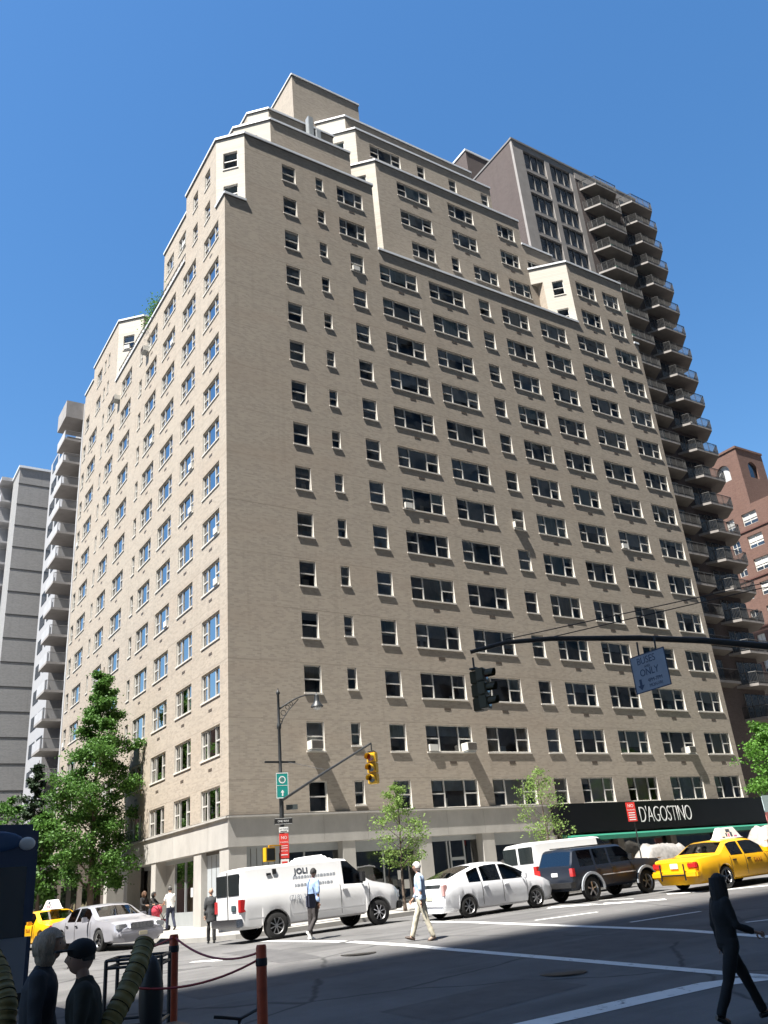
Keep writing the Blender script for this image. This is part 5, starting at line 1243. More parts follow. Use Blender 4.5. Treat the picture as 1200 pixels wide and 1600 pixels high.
def stand(uT, u, v, H):
    """foot point whose apparent height matches: move along the ray of the feet until the road is met"""
    return ground(u, v)
def foot_at(u, vfoot, vhead, H):
    d = ray(u, vfoot); e = ray(u, vhead); hb = math.hypot(d.x, d.y); ht = math.hypot(e.x, e.y); s_ = H/(e.z/ht-d.z/hb); P = CAM+d/hb*s_; return P
def onroad(u, v, extra=0): P = ground(u, v, extra); return P
P = onroad(492, 1468); print('man1', P, foot_at(492,1468,1344,1.78))
person('man in a blue shirt and dark trousers with a bag, walking past the van', P, radians(20), 1.80, ((-4,2),(-6,38)), ((14,10),(-10,14)), 2, C_BLUE, cloth('brown_black_trousers',(.035,.03,.03)), H_BLK, 0, S_WHITE, mat('skin_brown',(.22,.12,.08),.55), belt=S_BLK, headturn=20, bulk=.98)
bagP = P+Vector((-.22,-.28,.78)); tb = thing('shoulder_bag', 'dark blue bag at the hip of the man in the blue shirt', 'bag', bagP, radians(20)); b = MB(); b.box(-.17,.17,-.06,.06,0,.36,C_NAVY); b.build('pouch', tb, bevel=.04, smooth=50); b = MB(); b.tube([(-.12,0,.34),(-.02,.05,.62),(.1,.10,.72)], .014, C_NAVY, 6); b.build('strap', tb)
P = onroad(664, 1470); print('man2', P, foot_at(664,1470,1344,1.75))
person('white haired man in a pale blue shirt and khaki trousers crossing the avenue', P, radians(140), 1.78, ((-12,6),(22,4)), ((-6,8),(8,34)), 1, C_LBLUE, C_KHAKI, H_WHITE, 0, S_BRN, None, belt=S_BRN, headturn=-15, bulk=1.06)
P = onroad(330, 1474); Pm = foot_at(330, 1474, 1399, 1.72); print('suit', P, Pm)
Q = Vector((-4.9, -8.3, 0)); Q = CAM+(P-CAM)*1.0; P = Q; P.z = G(P.x, P.y)+.0
person('bald man in a dark grey suit standing at the kerb behind the van', P, radians(75), 1.62, ((3,2),(-6,6)), ((-3,6),(3,12)), 2, C_CHAR, C_BLK, None, 0, S_BLK, None, jacket=.22, headturn=0)
def pave_at(u, y): Pp = aty(u, 1450, y); return Vector((Pp.x, y, G(Pp.x, y)+.14))
P = ground(225, 1462, .14); P = pave_at(222, 2.5); person('woman in a black coat on the pavement by the stone pillars', P, radians(-60), 1.66, ((6,4),(-10,8)), ((30,55),(25,60)), 4, C_BLK, C_BLK, H_BRN, .12, S_BLK, None, jacket=.35)
P = pave_at(236, 3.4); person('dark haired person in black holding a stroller, half hidden by the saloon', P, radians(-40), 1.60, ((6,4),(-10,8)), ((40,40),(40,40)), 6, C_BLK, C_NAVY, H_BLK, .1, S_BLK, None)
P = pave_at(266, 1.2); person('person in a white shirt and dark trousers seen from behind on the pavement', P, radians(95), 1.72, ((14,8),(-12,14)), ((20,40),(18,45)), 6, C_WHITE, C_NAVY, H_BLK, 0, S_BLK, None, sleeve=.5, bulk=1.05)
# stroller
P = pave_at(249, 1.6); st_ = thing('stroller', 'baby stroller with a red hood on the pavement by the stone pillars', 'stroller', P, radians(30)); b = MB()
for y in (-.22,.22): b.tube([(-.42,y,1.02),(-.05,y,.55),(.32,y,.12)], .014, M_TRIM, 6); b.tube([(-.32,y,.12),(.05,y,.55),(.2,y,.7)], .014, M_TRIM, 6)
b.tube([(-.42,-.22,1.02),(-.42,.22,1.02)], .018, M_TRIM, 6); b.tube([(.32,-.22,.12),(.32,.22,.12)], .012, M_TRIM, 6); b.tube([(-.32,-.22,.12),(-.32,.22,.12)], .012, M_TRIM, 6); b.build('frame', st_)
b = MB(); b.hexa([(-.18,-.2,.42),(.26,-.2,.38),(.26,.2,.38),(-.18,.2,.42),(-.28,-.2,.5),(.24,-.2,.46),(.24,.2,.46),(-.28,.2,.5)], C_RED); b.hexa([(-.24,-.2,.45),(-.16,-.2,.45),(-.16,.2,.45),(-.24,.2,.45),(-.34,-.2,.9),(-.28,-.2,.9),(-.28,.2,.9),(-.34,.2,.9)], C_RED); b.build('seat', st_, bevel=.02)
b = MB(); b.ball((-.18,0,.82), (.25,.22,.22), C_RED, 14, 8); b.build('hood', st_, smooth=60)
for x in (-.32,.32):
    for y in (-.24,.24): b = MB(); b.lathe([(0,-.015),(.09,-.02),(.105,-.012),(.105,.012),(.09,.02),(0,.015)], M_TYRE, (x,y,.105), 'y', 16); b.build('wheel', st_, smooth=40)
# dark planter beside the group
# silhouetted woman in the near road
P = onroad(1140, 1592); print('woman', P, foot_at(1140,1592,1351,1.66))
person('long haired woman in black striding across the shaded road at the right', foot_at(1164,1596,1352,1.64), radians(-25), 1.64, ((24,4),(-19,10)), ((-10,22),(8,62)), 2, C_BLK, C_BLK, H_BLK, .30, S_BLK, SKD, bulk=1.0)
# older pair close to the camera
def near(u, vhead, dist, zt): d = ray(u, vhead); k = dist/math.hypot(d.x, d.y); return CAM+d*k
Ph = near(64, 1450, 7.2, 0); P = Vector((Ph.x, Ph.y, 0)); H = Ph.z-G(P.x, P.y)-.06; print('old1', P, H)
P.z = Ph.z-1.62; person('grey haired woman in a dark jacket facing right at the bottom left', P, radians(-22), 1.62, ((4,4),(-6,6)), ((6,12),(2,10)), 4, C_GREY, C_BLK, H_FAIR, .07, S_BLK, SK, headturn=0, bulk=1.0)
Ph = near(142, 1457, 7.0, 0); P = Vector((Ph.x, Ph.y, Ph.z-1.64))
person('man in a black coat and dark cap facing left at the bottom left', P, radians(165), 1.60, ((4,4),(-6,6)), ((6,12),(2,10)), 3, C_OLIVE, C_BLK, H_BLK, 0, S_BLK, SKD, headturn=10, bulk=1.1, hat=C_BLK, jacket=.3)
# ------------------------------------------------------------- street furniture
M_POLE = mat('dark_painted_steel', (.035,.038,.04), .45, metal=.2, var=.2, vscale=6); M_BRZ = mat('bronze_pole', (.05,.042,.035), .5, var=.2, vscale=6)
M_SIGY = mat('signal_yellow', (.62,.37,.015), .45, var=.06); M_LENS = mat('signal_lens_off', (.03,.01,.01), .15, coat=.5); M_TEAL = mat('sign_teal', (.01,.25,.22), .5); M_SRED = mat('sign_red', (.70,.05,.04), .5, var=.05)
M_SW = mat('sign_white', (.78,.78,.76), .5); M_SBLK = mat('sign_black', (.015,.015,.015), .5); M_SBACK = mat('sign_back_dark', (.05,.06,.06), .5)
px_, py_ = -1.46, -8.4; pz = G(px_, py_)+.14
lp = thing('street_lamp', 'tall street lamp with bracket scrolls, signal arm and stacked signs at the corner', 'street lamp', (px_, py_, pz))
lz = lambda z: z-pz
b = MB(); b.lathe([(.20,0),(.20,.08),(.15,.14),(.13,.75),(.09,.85),(.085,2.2),(.08,4.6),(.10,4.66),(.10,4.76),(.065,4.82),(.055,6.7),(.085,6.75),(.085,6.85),(.05,6.95),(.045,8.0),(.07,8.03),(.07,8.1),(.03,8.16),(.02,8.2),(.012,8.26)], M_POLE, n=16); b.build('pole', lp, smooth=45)
b = MB(); A0 = Vector((0,0,lz(8.05)))
pts = [A0+Vector((1.66*k, 0, .62*sin(k*pi*.56))) for k in [i/10 for i in range(11)]]
b.tube(pts, [.035-.012*i/10 for i in range(11)], M_POLE, 8)
b.tube([A0+Vector((0,0,-.75)), A0+Vector((.18,0,-.35)), A0+Vector((.42,0,-.02)), A0+Vector((.85,0,.42))], .018, M_POLE, 6)
for cx, cz, r in ((.20,-.12,.10),(.38,.10,.08),(.54,.24,.06),(.10,-.38,.06)): b.tube([A0+Vector((cx+r*cos(t), 0, cz+r*sin(t))) for t in [2*pi*i/12 for i in range(13)]], .012, M_POLE, 5)
b.build('bracket_arm', lp, smooth=45)
e = pts[-1]; b = MB(); b.lathe([(.02,.10),(.04,.02),(.09,-.02),(.10,-.22),(.14,-.30),(.24,-.42),(.25,-.46),(.20,-.47)], M_POLE, e, n=18); o = b.build('lamp_head', lp, smooth=45)
b = MB(); b.ball(e+Vector((0,0,-.46)), (.18,.18,.12), mat('lamp_bowl', (.45,.46,.45), .15, coat=.5), 16, 8); b.build('lamp_bowl', o, smooth=60)
b = MB(); b.box(-.62,.62,-.035,.035,lz(6.08),lz(6.15),M_POLE); b.build('crossbar', lp, bevel=.01)
b = MB(); S_ = Vector((0,0,lz(4.75))); E_ = Vector((.12-px_, -12.3-py_, lz(6.14))); b.tube([S_, S_.lerp(E_,.5)+Vector((0,0,.02)), E_], [.055,.045,.035], M_POLE, 8); b.build('signal_arm', lp, smooth=45)
b = MB(); b.tube([Vector((.3,0,lz(6.12))), Vector((E_.x*.5,E_.y*.5,lz(5.55)))], .008, M_POLE, 4); b.build('guy_wire', lp)
def signal(name, label, P, yaw, m, heads=1, sc_=1.0, group='traffic signals'):
    t = thing(name, label, 'traffic light', P, yaw, group, sc_); b = MB(); b.tube([(0,0,.30),(0,0,0)], .025, M_POLE, 6); b.box(-.1,.1,-.1,.1,-.02,.02,M_POLE); b.build('hanger', t)
    for hi in range(heads):
        R_ = Matrix.Rotation(hi*radians(100), 4, 'Z'); b = MB(); off_ = 0 if heads == 1 else .20
        def T(q): return tuple(R_ @ Vector((q[0], q[1]-off_, q[2])))
        for k in range(3):
            z1 = -.03-k*.35; c = [(-.165,-.10,z1-.33),(.165,-.10,z1-.33),(.165,.12,z1-.33),(-.165,.12,z1-.33),(-.165,-.10,z1),(.165,-.10,z1),(.165,.12,z1),(-.165,.12,z1)]; b.hexa([T(q) for q in c], m)
        o = b.build('signal_head', t, bevel=.02)
        for k in range(3):
            zc = -.195-k*.35; v = MB(); n = 12; vs = []; fs = []
            for j in range(n+1):
                a = -.35+(pi+.7)*j/n
                for yy, rr in ((-.10,.135),(-.32-.04*sin(a),.128)): vs.append(T((rr*cos(a), yy, zc+rr*sin(a))))
            for j in range(n): fs.append((2*j,2*j+1,2*j+3,2*j+2))
            v.mesh(vs, fs, m); v.build('visor', o, smooth=60)
            l = MB(); vs = [T((.12*cos(2*pi*j/16), -.115, zc+.12*sin(2*pi*j/16))) for j in range(16)]; l.face(vs, M_LENS if k != 0 else mat('signal_lens_red', (.20,.02,.015), .15, coat=.5)); l.build('lens', o)
    return t
Ew = Vector((px_, py_, pz))+E_
signal('traffic_light', 'yellow traffic light at the end of the arm on the street lamp', Ew+Vector((0,0,-.28)), radians(-60), M_SIGY)
# signs on the pole: each a thing of its own
def psign(name, label, cat, z0, z1, w, m, yaw, dx=0, dy=-.12, parts=()):
    t = thing(name, label, cat, (px_+dx, py_+dy, z0), yaw); b = MB(); b.box(-w/2,w/2,-.006,.006,0,z1-z0,m); o = b.build('plate', t, bevel=.004)
    for kind, *a in parts:
        if kind == 't': s_, size, x, z, mm = a[:5]; text_mesh('lettering', s_, size, mm, t, face_mat((x, -.0075, z), (1,0,0)), .0012, sx=a[5] if len(a) > 5 else 1)
        if kind == 'b': x0, x1, q0, q1, mm = a; q = MB(); q.box(x0,x1,-.0095,-.006,q0,q1,mm); q.build('sign_band', t)
        if kind == 'p': pts_, mm = a; q = MB(); q.face([(x,-.0085,z) for x, z in pts_], mm); q.build('symbol', t)
    return t
circ = lambda cx, cz, r, n=20: [(cx+r*cos(2*pi*i/n), cz+r*sin(2*pi*i/n)) for i in range(n)]
YS = radians(-12)
psign('route_sign', 'teal route sign with a ring and a white arrow high on the corner pole', 'street sign', 4.82, 5.72, .46, M_TEAL, YS, parts=(('b',-.225,.225,.87,.895,M_SW),('b',-.225,.225,.005,.03,M_SW),('b',-.225,-.205,.03,.87,M_SW),('b',.205,.225,.03,.87,M_SW),('b',-.2,.2,.44,.455,M_SW),('p',circ(0,.65,.13),M_SW),('p',[(x,z) for x,z in circ(0,.65,.095)],M_TEAL),
  ('p',[(-.025,.08),(.025,.08),(.025,.2),(.07,.2),(0,.30),(-.07,.2),(-.025,.2)],M_SW)))
psign('one_way_sign', 'black one way sign across the corner pole, above the red signs', 'street sign', 3.93, 4.15, .66, M_SBLK, YS, parts=(('t','ONE WAY',.10,0,.11,M_SW,.9),('b',-.32,.32,.01,.02,M_SW),('b',-.32,.32,.20,.21,M_SW)))
psign('street_name_sign', 'small dark street name sign to the right of the corner pole', 'street sign', 4.42, 4.60, .42, M_SBACK, radians(-20), dx=.36)
psign('notice_sign', 'small white notice sign just above the red parking sign', 'street sign', 3.66, 3.84, .34, M_SW, YS, parts=(('t','NO TURNS',.06,0,.11,M_SBLK),('b',-.12,.12,.03,.05,M_SBLK)))
psign('parking_sign', 'red no standing sign in the middle of the corner pole', 'street sign', 2.80, 3.62, .34, M_SRED, YS, parts=(('t','NO',.14,0,.68,M_SW),('t','STANDING',.062,0,.53,M_SW),('b',-.12,.12,.40,.42,M_SW),('b',-.12,.12,.33,.35,M_SW),('t','ANYTIME',.062,0,.24,M_SW),('b',-.12,.12,.10,.13,M_SW)))
psign('parking_sign', 'white and red parking sign lowest on the corner pole', 'street sign', 2.15, 2.77, .32, M_SW, YS, parts=(('b',-.10,.10,.40,.55,M_SRED),('p',circ(0,.47,.05),M_SW),('b',-.12,.12,.28,.31,M_SRED),('b',-.12,.12,.18,.21,M_SRED),('b',-.12,.12,.06,.09,M_SRED)))
ps = thing('pedestrian_signal', 'black pedestrian signal box with a yellow rim beside the corner pole', 'pedestrian signal', (px_-.62, py_-.18, 2.72), radians(10)); b = MB(); b.box(-.20,.20,-.10,.10,0,.46,M_SIGY); b.box(-.02,.6,-.02,.02,.50,.54,M_SIGY); b.box(-.02,.02,-.02,.02,.45,.5,M_SIGY); b.build('housing', ps, bevel=.01); b = MB(); b.box(-.165,.165,-.125,-.09,.04,.42,M_SBLK); b.build('signal_face', ps)
# second parking sign by the grocery
P = aty(1000, 1330, -8.6); z0 = G(P.x, -8.6)+.14; gp = thing('sign_post', 'thin steel post in front of the grocery sign', 'post', (P.x, -8.6, z0)); b = MB(); b.tube([(0,0,0),(0,0,2.0),(0,0,3.35)], .03, M_POLE, 8); b.build('post', gp, smooth=50)
sgn = thing('parking_sign', 'red parking sign on a thin post, covering the first letters of the grocery sign', 'street sign', (P.x-.14, -8.66, z0+2.45), radians(-15)); b = MB(); b.box(-.24,.24,-.006,.006,0,.84,M_SRED); b.build('plate', sgn, bevel=.004)
text_mesh('lettering', 'NO', .2, M_SW, sgn, face_mat((0,-.0075,.68), (1,0,0)), .001); text_mesh('lettering', 'STANDING', .085, M_SW, sgn, face_mat((0,-.0075,.50), (1,0,0)), .001)
for z in (.38,.28,.18,.08): b = MB(); b.box(-.17,.17,-.010,-.006,z-.02,z+.02,M_SW); b.build('sign_band', sgn)
# ---- big signal arm reaching in from the right
def dpt(u, v, d): return CAM+ray(u, v)*d
arm_px = [(735,1019,19),(790,1004,19),(860,998,19),(1000,997,19),(1100,1001,19),(1200,1010,19)]
AP = [dpt(*q) for q in arm_px]; dlast = (AP[-1]-AP[-2]).normalized(); base = Vector((AP[-1].x+dlast.x*8, AP[-1].y+dlast.y*8, 0)); base.z = G(base.x, base.y)+.14
mp_ = thing('mast_arm_pole', 'dark signal mast whose long arm reaches in from the right edge', 'signal mast', base)
b = MB(); b.tube([(0,0,0),(0,0,3),(0,0,6.6)], [.16,.13,.10], M_BRZ, 12); b.build('pole', mp_, smooth=50)
b = MB(); top_ = Vector((base.x, base.y, base.z+5.2)); PL = AP+[AP[-1].lerp(top_,.5)+Vector((0,0,.02)), top_]; b.tube([p-base for p in PL], [.045,.05,.055,.065,.072,.08,.095,.11], M_BRZ, 10); b.build('mast_arm', mp_, smooth=50)
b = MB(); q0 = dpt(790,999,19)-base; q1 = dpt(860,996,19)-base; T_ = Vector((0,0,8.2)); b.tube([(0,0,6.5),(0,0,8.3)], .06, M_BRZ, 8)
for q in (q0, q1): b.tube([q, q.lerp(T_,.5), T_], .012, M_BRZ, 5, cap=False)
b.build('guy_wire', mp_)
sp_ = dpt(738,1022,19); signal('traffic_light', 'dark twin traffic light hanging from the long arm at the right', sp_+Vector((0,0,-.34)), radians(28), mat('signal_yellow_shaded', (.07,.055,.02), .5), 2, .86)  # shade is mixed into the yellow of this signal
b = MB()
# buses only sign: plane through four photo corners, real rectangle 0.82 x 1.0
TL = dpt(984,1029,18.6); rt = ray(1037,1010); d2 = (TL.z-CAM.z)/rt.z; TR = CAM+rt*d2; xd = (TR-TL); wS = xd.length; xd.normalize(); hS = (TL-CAM-ray(992,1087)*( (TL-CAM).length/ray(992,1087).length)).length
print('bus sign', wS, hS, TL, TR)
bs = thing('bus_sign', 'grey blue lane sign reading BUSES ONLY hanging from the long arm', 'street sign', TL-Vector((0,0,hS)), atan2(xd.y, xd.x))
M_BS = mat('bus_sign_face', (.26,.29,.34), .5, var=.08, vscale=3); M_BT = mat('bus_sign_print', (.03,.05,.10), .5)
b = MB(); b.box(0,wS,-.008,.008,0,hS,M_BS); b.build('plate', bs, bevel=.01)
for q in ((0,wS,0,.02),(0,wS,hS-.02,hS),(0,.02,.02,hS-.02),(wS-.02,wS,.02,hS-.02)): b = MB(); b.box(q[0],q[1],-.014,-.008,q[2],q[3],M_BT); b.build('border', bs)
for s_, z, sz, x in (('BUSES',.82,.19,.45),('AND',.655,.07,.45),('ONLY',.50,.19,.48),('4PM-7PM',.27,.10,.60),('MON-FRI',.13,.09,.60)): text_mesh('lettering', s_, sz*wS/.9, M_BT, bs, face_mat((x*wS, -.010, z*hS), (1,0,0)), .0015, sx=.95)
b = MB(); b.face([(x*wS,-.011,z*hS) for x, z in ((.15,.36),(.22,.36),(.22,.2),(.28,.2),(.185,.07),(.09,.2),(.15,.2))], M_BT); b.build('arrow', bs)
b = MB()
for x in (.25,.75): b.tube([(wS*x,.02,hS-.1),(wS*x,.03,hS+.02),(wS*x,.05,hS+.30)], .02, M_POLE, 6)
b.build('hanger', bs)
# ------------------------------------------------------------- trees
tree('street_tree', 'big leafy green tree at the left in front of the stone base', Vector((-3.3,10.2,G(-3.3,10.2)+.14)), 14.0, [(.12,.5),(.2,1.9),(.3,2.3),(.42,2.45),(.56,2.5),(.64,1.8),(.72,1.5),(.82,.85),(.93,.45),(1,.1)], M_LEAF, 62000, .135, 3, .17, .16, 44, group='street trees', clump=.6)
tree('street_tree', 'slender young tree with pale leaves behind the white haired man', at_w(3.45,-8.5), 4.75, [(.3,.3),(.42,.95),(.6,1.1),(.75,.75),(.9,.4),(1,.1)], M_LEAF2, 3800, .09, 5, .06, .34, 20, group='street trees', clump=.45)
tree('street_tree', 'slender young tree with thin yellow green leaves left of the grocery sign', at_w(11.05,-8.5), 5.2, [(.28,.3),(.42,1.2),(.6,1.3),(.78,.9),(.9,.5),(1,.15)], M_LEAF2, 3000, .09, 8, .06, .34, 22, group='street trees', clump=.5)
tree('street_tree', 'bright green tree cut by the right edge above the grocery sign', at_w(29.9,-8.4), 7.6, [(.35,1.2),(.5,2.6),(.7,2.8),(.88,1.9),(1,.3)], leafmat('leaf_bright', (.06,.16,.02), (.14,.30,.05)), 15000, .16, 12, .14, .4, 30, group='street trees')
tree('street_tree', 'dark spiky tree rising behind the big leafy tree', Vector((-2.2,31,G(-2,31)+.14)), 12.0, [(.1,1.6),(.3,2.1),(.5,1.5),(.75,.8),(1,.1)], M_LEAF3, 12000, .2, 14, .16, .12, 40, group='street trees', droop=.25)
for (x, y, h, r, sd, lf_, lab) in ((-3.0,24,7.4,2.2,21,M_LEAF,'low broad green tree nearest behind the big leafy tree'),(-2.6,40,10.5,3.2,22,M_LEAF,'green tree farther down the side street, third behind the big tree'),(-13.4,70,9,3.4,23,M_LEAF3,'dark tree on the far kerb of the side street'),(-2.4,54,9.5,3.2,24,M_LEAF,'green tree deep down the side street under the slab block'),(-12.5,95,10,3.6,25,M_LEAF,'farthest green tree on the far kerb of the side street'),(-3,85,9,3.4,26,M_LEAF3,'farthest dark tree on the near kerb of the side street')):
    tree('street_tree', lab, Vector((x,y,G(x,y)+.14)), h, [(.25,.6),(.4,r*.8),(.6,r),(.8,r*.8),(1,.3)], lf_, 9000, .24, sd, .15, .28, 24, group='street trees')
# planting on the terrace of the side street front
pt = thing('roof_plant', 'green shrub spilling over the terrace rail high on the side street front', 'plant', fit2w(.5, 14.6, ZA)); b = MB(); b.lathe([(.25,0),(.32,.5),(.28,.5)], M_GRAN, n=14); b.build('planter', pt); b = MB(); rd = random.Random(4)
vs = []; fs = []
for i in range(1500):
    p = Vector((rd.gauss(0,.35), rd.gauss(0,.75), .9+rd.gauss(0,.55))); a = Vector((rd.gauss(0,1), rd.gauss(0,1), rd.gauss(0,1))).normalized()*.14; c = a.cross(Vector((0,0,1))).normalized()*.05; k = len(vs); vs += [p, p+a*.5+c, p+a, p+a*.5-c]; fs.append((k,k+1,k+2,k+3))
b.mesh(vs, fs, M_LEAF); b.build('leaves', pt)
# wrapped goods in front of the grocery
M_FILM = mat('plastic_film', (.34,.32,.30), .3, var=.25, vscale=4, bump=.6, bscale=6, coat=.3); M_CRATE = mat('cardboard', (.36,.25,.16), .85, var=.15)
def heap(x, y, L, Wd, H, lab, seed):
    z = G(x, y)+.14; t = thing('wrapped_goods', lab, 'covered goods', (x, y, z), 0, 'goods heaped outside the grocery'); rd = random.Random(seed); b = MB()
    for i in range(int(L/.5)):
        for j in range(2): b.box(-L/2+i*.5,-L/2+i*.5+.46,-Wd/2+j*Wd/2,-Wd/2+j*Wd/2+Wd/2-.04,0,H*.6,M_CRATE)
    b.build('crates', t, bevel=.01); b = MB(); n, m = 20, 12; vs = []; fs = []
    for i in range(n+1):
        for j in range(m+1):
            u = i/n; v = j/m; e = min(1, 5*u, 5*(1-u), 4*v, 4*(1-v)); vs.append(((u-.5)*L*1.1, (v-.5)*Wd*1.15, H*(.35+.65*e**.5)*(1+.0)+.16*noise.noise(Vector((u*5,v*4,seed)))+.06*noise.noise(Vector((u*14,v*11,seed)))-(.3*H if e == 0 else 0)))
    for i in range(n):
        for j in range(m): fs.append((i*(m+1)+j, (i+1)*(m+1)+j, (i+1)*(m+1)+j+1, i*(m+1)+j+1))
    b.mesh(vs, fs, M_FILM); b.build('plastic_cover', t, smooth=80)
P = aty(1035,1340,-7.6); heap(P.x, -7.6, 3.0, 1.1, 1.35, 'pale plastic covered goods between the dark off road car and the taxi', 3)
P = aty(1190,1320,-7.6); heap(P.x+1.0, -7.6, 2.6, 1.2, 1.7, 'plastic covered goods behind the taxi at the right edge', 9)
# shop banner at the far right
P = aty(1197,1272,-6.5); hb = thing('hanging_banner', 'pale blue and pink banner hanging at the right edge beside the grocery sign', 'banner', (P.x+.5,-6.5,P.z-1.0), 0); b = MB(); b.box(-.55,.55,-.02,.02,.0,1.1,mat('banner_pink', (.6,.22,.2), .6)); b.box(-.55,.55,-.02,.02,1.1,2.0,mat('banner_pale', (.5,.62,.66), .6)); b.build('cloth', hb); b = MB(); b.tube([(-.6,.05,2.05),(.6,.05,2.05)], .02, M_POLE, 6); b.tube([(.55,.05,-P.z+1.0+G(P.x,-6.5)+.14),(.55,.05,2.1)], .03, M_POLE, 8); b.build('rail', hb)
text_mesh('lettering', 'DVD', .5, M_SBLK, hb, face_mat((-.1,-.024,1.55), (1,0,0)), .002) if False else None
# ------------------------------------------------------------- foreground at the left
M_POST = mat('red_brown_post', (.50,.085,.03), .5, var=.25, vscale=6); M_ROPE = mat('red_rope', (.40,.05,.05), .6); M_TUBE = mat('olive_duct', (.20,.16,.045), .6, var=.2, vscale=5); M_TUBED = mat('duct_rib', (.05,.04,.015), .7)
tops = [Vector(dpt(272,1460,8.5)), Vector(dpt(408,1476,7.2))]
for T, lab in zip(tops, ('red brown post nearer the ribbed duct, rope tied at its top','red brown post standing alone in front of the road, right of the other')):
    z = G(T.x, T.y)+.14; t = thing('barrier_post', lab, 'post', (T.x, T.y, z), .2, 'rope barrier posts'); h = T.z-z; b = MB(); b.lathe([(.045,0),(.045,h-.02),(.038,h),(0,h)], M_POST, n=14); b.build('post', t, smooth=40); b = MB(); b.lathe([(0,.05),(.17,.04),(.18,0)], M_TRIM, n=18); b.build('base', t, smooth=40); b = MB(); b.lathe([(.047,h-.16),(.05,h-.15),(.05,h-.11),(.047,h-.10)], M_TRIM, n=14); b.build('collar', t)
def rope(name, lab, A, B, sag, r=.010, m=None):
    A = Vector(A); B = Vector(B); c = (A+B)/2; b = MB(); b.tube([A.lerp(B, i/14)-Vector((0,0,sag*4*(i/14)*(1-i/14)))-c for i in range(15)], r, m or M_ROPE, 6); o = b.build(name, smooth=60); o.location = c; tag(o, lab, 'rope', 'ropes of the barrier'); return o
T1, T2 = tops
rope('barrier_rope', 'upper red rope sagging between the two posts', T1-Vector((0,0,.02)), T2-Vector((0,0,.05)), .12)
rope('barrier_rope', 'lower red rope rising from the ribbed duct to the right post', dpt(185,1540,6.8), T2-Vector((0,0,.10)), .10)
rope('barrier_rope', 'short red rope running left from the top of the left post', T1-Vector((0,0,.02)), dpt(205,1488,7.6), .02)
def duct(lab, pts, r, n=16):
    P = [Vector(p) for p in pts]; base = P[-1]; t = thing('flexible_duct', lab, 'duct', base, 0, 'ribbed flexible ducts'); b = MB(); ring = []; rs = []
    N = 64
    for i in range(N+1):
        f_ = i/N*(len(P)-1); k = min(len(P)-2, int(f_)); ring.append(P[k].lerp(P[k+1], f_-k)-base); rs.append(r*(1+.05*(-1)**i*(1 if i%4 < 2 else -.2)))
    b.tube(ring, rs, M_TUBE, 18); b.build('duct_hose', t, smooth=50); b = MB()
    for i in range(2, N, 5): b.tube([ring[i]*.995+ring[i+1]*.005, ring[i]*.8+ring[i+1]*.2], r*1.06, M_TUBED, 18)
    b.build('rib', t); return t
duct('olive ribbed duct leaning up to the right beside the metal rack', [dpt(226,1474,6.4), dpt(215,1510,6.2), dpt(195,1556,6.0), dpt(168,1606,5.8), dpt(130,1700,5.6)], .072)
duct('olive ribbed duct cut by the bottom left corner', [dpt(-30,1470,6.4), dpt(-4,1520,6.2), dpt(8,1570,6.0), dpt(0,1640,5.8)], .085)
dk = thing('garbage_bag', 'black bag of rubbish hanging behind the leaning ribbed duct', 'bag', dpt(236,1560,6.9)); b = MB(); b.ball((0,0,0), (.10,.10,.32), M_TRIM, 16, 10)
b.build('sack', dk, smooth=70)
# metal rack
A, B = dpt(166,1502,7.6), dpt(252,1493,7.6); zb = G(A.x, A.y)+.14
rk_ = thing('metal_rack', 'dark metal frame rack behind the leaning duct', 'rack', (A.x, A.y, zb), 0); b = MB(); o_ = Vector((A.x, A.y, zb)); A1 = A-o_; B1 = B-o_; B1.z = A1.z; q = Vector((.25,.5,0))
for p in (A1, B1, A1+q, B1+q): b.tube([Vector((p.x,p.y,0)), p], .018, M_POLE, 6)
for z in (A1.z, A1.z-.06, A1.z*.62, .15):
    for p, r2_ in ((A1,B1),(B1,B1+q),(B1+q,A1+q),(A1+q,A1)): b.tube([Vector((p.x,p.y,z)), Vector((r2_.x,r2_.y,z))], .014, M_POLE, 6)
b.build('frame', rk_)
# bicycle handlebar at the bottom
P = dpt(375,1592,7.0); bz = G(P.x, P.y)+.14; bk_ = thing('bicycle', 'dark bicycle whose handlebar shows at the bottom edge between post and road', 'bicycle', (P.x, P.y, bz), radians(20)); h = P.z-bz
b = MB(); b.tube([(-.25,.04,h+.05),(-.2,0,h+.04),(0,0,h),(.2,0,h+.04),(.25,.04,h+.10)], .013, M_TRIM, 8); b.build('handlebar', bk_, smooth=60); b = MB(); b.tube([(0,0,h),(0,.05,h-.12),(0,-.12,h*.35)], .018, M_POLE, 8); b.tube([(0,.04,h-.15),(0,.62,h*.35)], .018, M_POLE, 8); b.tube([(0,.62,h*.35),(0,.75,h-.1)], .016, M_POLE, 8); b.tube([(0,.02,h-.1),(0,.70,h-.18)], .016, M_POLE, 8); b.build('frame', bk_)
for y in (-.16,.95): b = MB(); b.tube([(0, y+.32*cos(t), .33+.32*sin(t)) for t in [2*pi*i/28 for i in range(29)]], .016, M_TYRE, 6); b.tube([(0,y,.33),(0,y,.335)], .03, M_POLE, 6); b.build('wheel', bk_, smooth=60)
b = MB(); b.hexa([(-.06,.68,h-.1),(.06,.68,h-.1),(.07,.9,h-.1),(-.07,.9,h-.1),(-.05,.66,h-.05),(.05,.66,h-.05),(.08,.92,h-.04),(-.08,.92,h-.04)], M_TRIM); b.build('saddle', bk_)
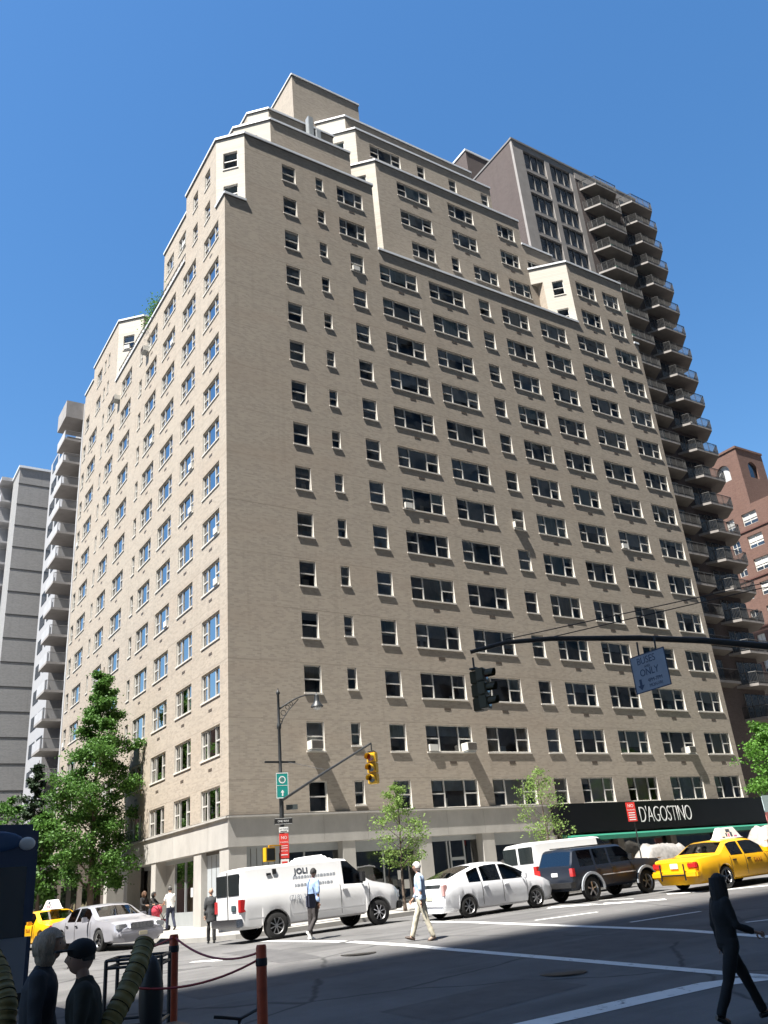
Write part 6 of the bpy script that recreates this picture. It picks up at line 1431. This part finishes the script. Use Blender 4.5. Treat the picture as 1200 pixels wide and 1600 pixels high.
# dark blue bus at the left edge, in the shade of the tower
c0 = dpt(57,1400,13.2); bz = G(c0.x, c0.y); fr_dir = Vector((-.12,.99,0)).normalized()
M_BUS = mat('bus_blue', (.03,.055,.12), .3, coat=.6, var=.1, vscale=1); M_BUSL = mat('bus_grey', (.30,.33,.38), .4, coat=.3)
bu = thing('bus', 'dark blue bus in the shade, cut by the left edge', 'bus', (c0.x, c0.y, bz), radians(8))
b = MB(); b.box(-2.5,0,0,10.5,1.45,2.98,M_BUS); b.box(-2.5,0,0,10.5,.38,1.448,M_BUSL); b.build('body', bu, bevel=.10, smooth=40)
b = MB(); b.box(-2.2,-.18,-.012,.05,1.35,2.35,M_CGL); b.build('rear_window', bu, bevel=.008)
b = MB(); b.box(-2.3,-.1,-.03,.02,.42,.60,M_TRIM); b.build('bumper', bu, bevel=.01)
b = MB(); b.ball((-.22,-.03,2.68), (.13,.05,.10), M_SW, 16, 8); b.build('marker_lamp', bu, smooth=60); b = MB(); b.ball((-.75,-.02,2.72), (.48,.04,.16), mat('bus_moulding', (.04,.10,.22), .3, coat=.5), 18, 8); b.build('moulding', bu, smooth=60)
for y in (2.0,8.0):
    for x in (-2.35,-.14): b = MB(); b.lathe([(0,-.13),(.40,-.14),(.48,-.10),(.48,.10),(.40,.14),(0,.13)], M_TYRE, (x,y,.48), 'x', 24); b.build('wheel', bu, smooth=40)
for i in range(7): b = MB(); b.box(.0-.03,.012,1.0+i*1.35,2.2+i*1.35,1.55,2.55,M_CGL); b.build('side_window', bu)
# ------------------------------------------------------------- camera, light, world
cd = bpy.data.cameras.new('camera'); cam = bpy.data.objects.new('camera', cd); COL.objects.link(cam); SC.camera = cam
R = Matrix((CR, CU, -CF)).transposed().to_4x4(); R.translation = CAM; cam.matrix_world = R
cd.sensor_fit = 'HORIZONTAL'; cd.sensor_width = 36; cd.lens = 36*FPX/1200; cd.clip_end = 5000; cd.clip_start = .1
SUN = Vector((-.48, -.117, 1)).normalized()
sd = bpy.data.lights.new('sun', 'SUN'); sd.energy = 5.0; sd.angle = radians(.53); sd.color = (1, .955, .88)
so_ = bpy.data.objects.new('sun', sd); COL.objects.link(so_); so_.rotation_euler = SUN.to_track_quat('Z', 'Y').to_euler()
w = bpy.data.worlds.new('World'); SC.world = w; w.use_nodes = True
nt = w.node_tree; bg = nt.nodes['Background']; sk = nt.nodes.new('ShaderNodeTexSky'); sk.sky_type = 'NISHITA'; sk.sun_disc = False
sk.sun_elevation = math.asin(SUN.z); sk.sun_rotation = atan2(SUN.x, SUN.y); sk.air_density = 1.25; sk.dust_density = .4; sk.ozone_density = 3.5
hs = nt.nodes.new('ShaderNodeHueSaturation'); hs.inputs['Saturation'].default_value = 1.24; nt.links.new(sk.outputs[0], hs.inputs['Color']); nt.links.new(hs.outputs[0], bg.inputs[0]); bg.inputs[1].default_value = .07
SC.view_settings.view_transform = 'Standard'; SC.view_settings.look = 'None'; SC.view_settings.exposure = 1.5; SC.view_settings.gamma = 1
SC.cycles.max_bounces = 6; SC.cycles.transparent_max_bounces = 8; SC.cycles.caustics_reflective = False; SC.cycles.caustics_refractive = False
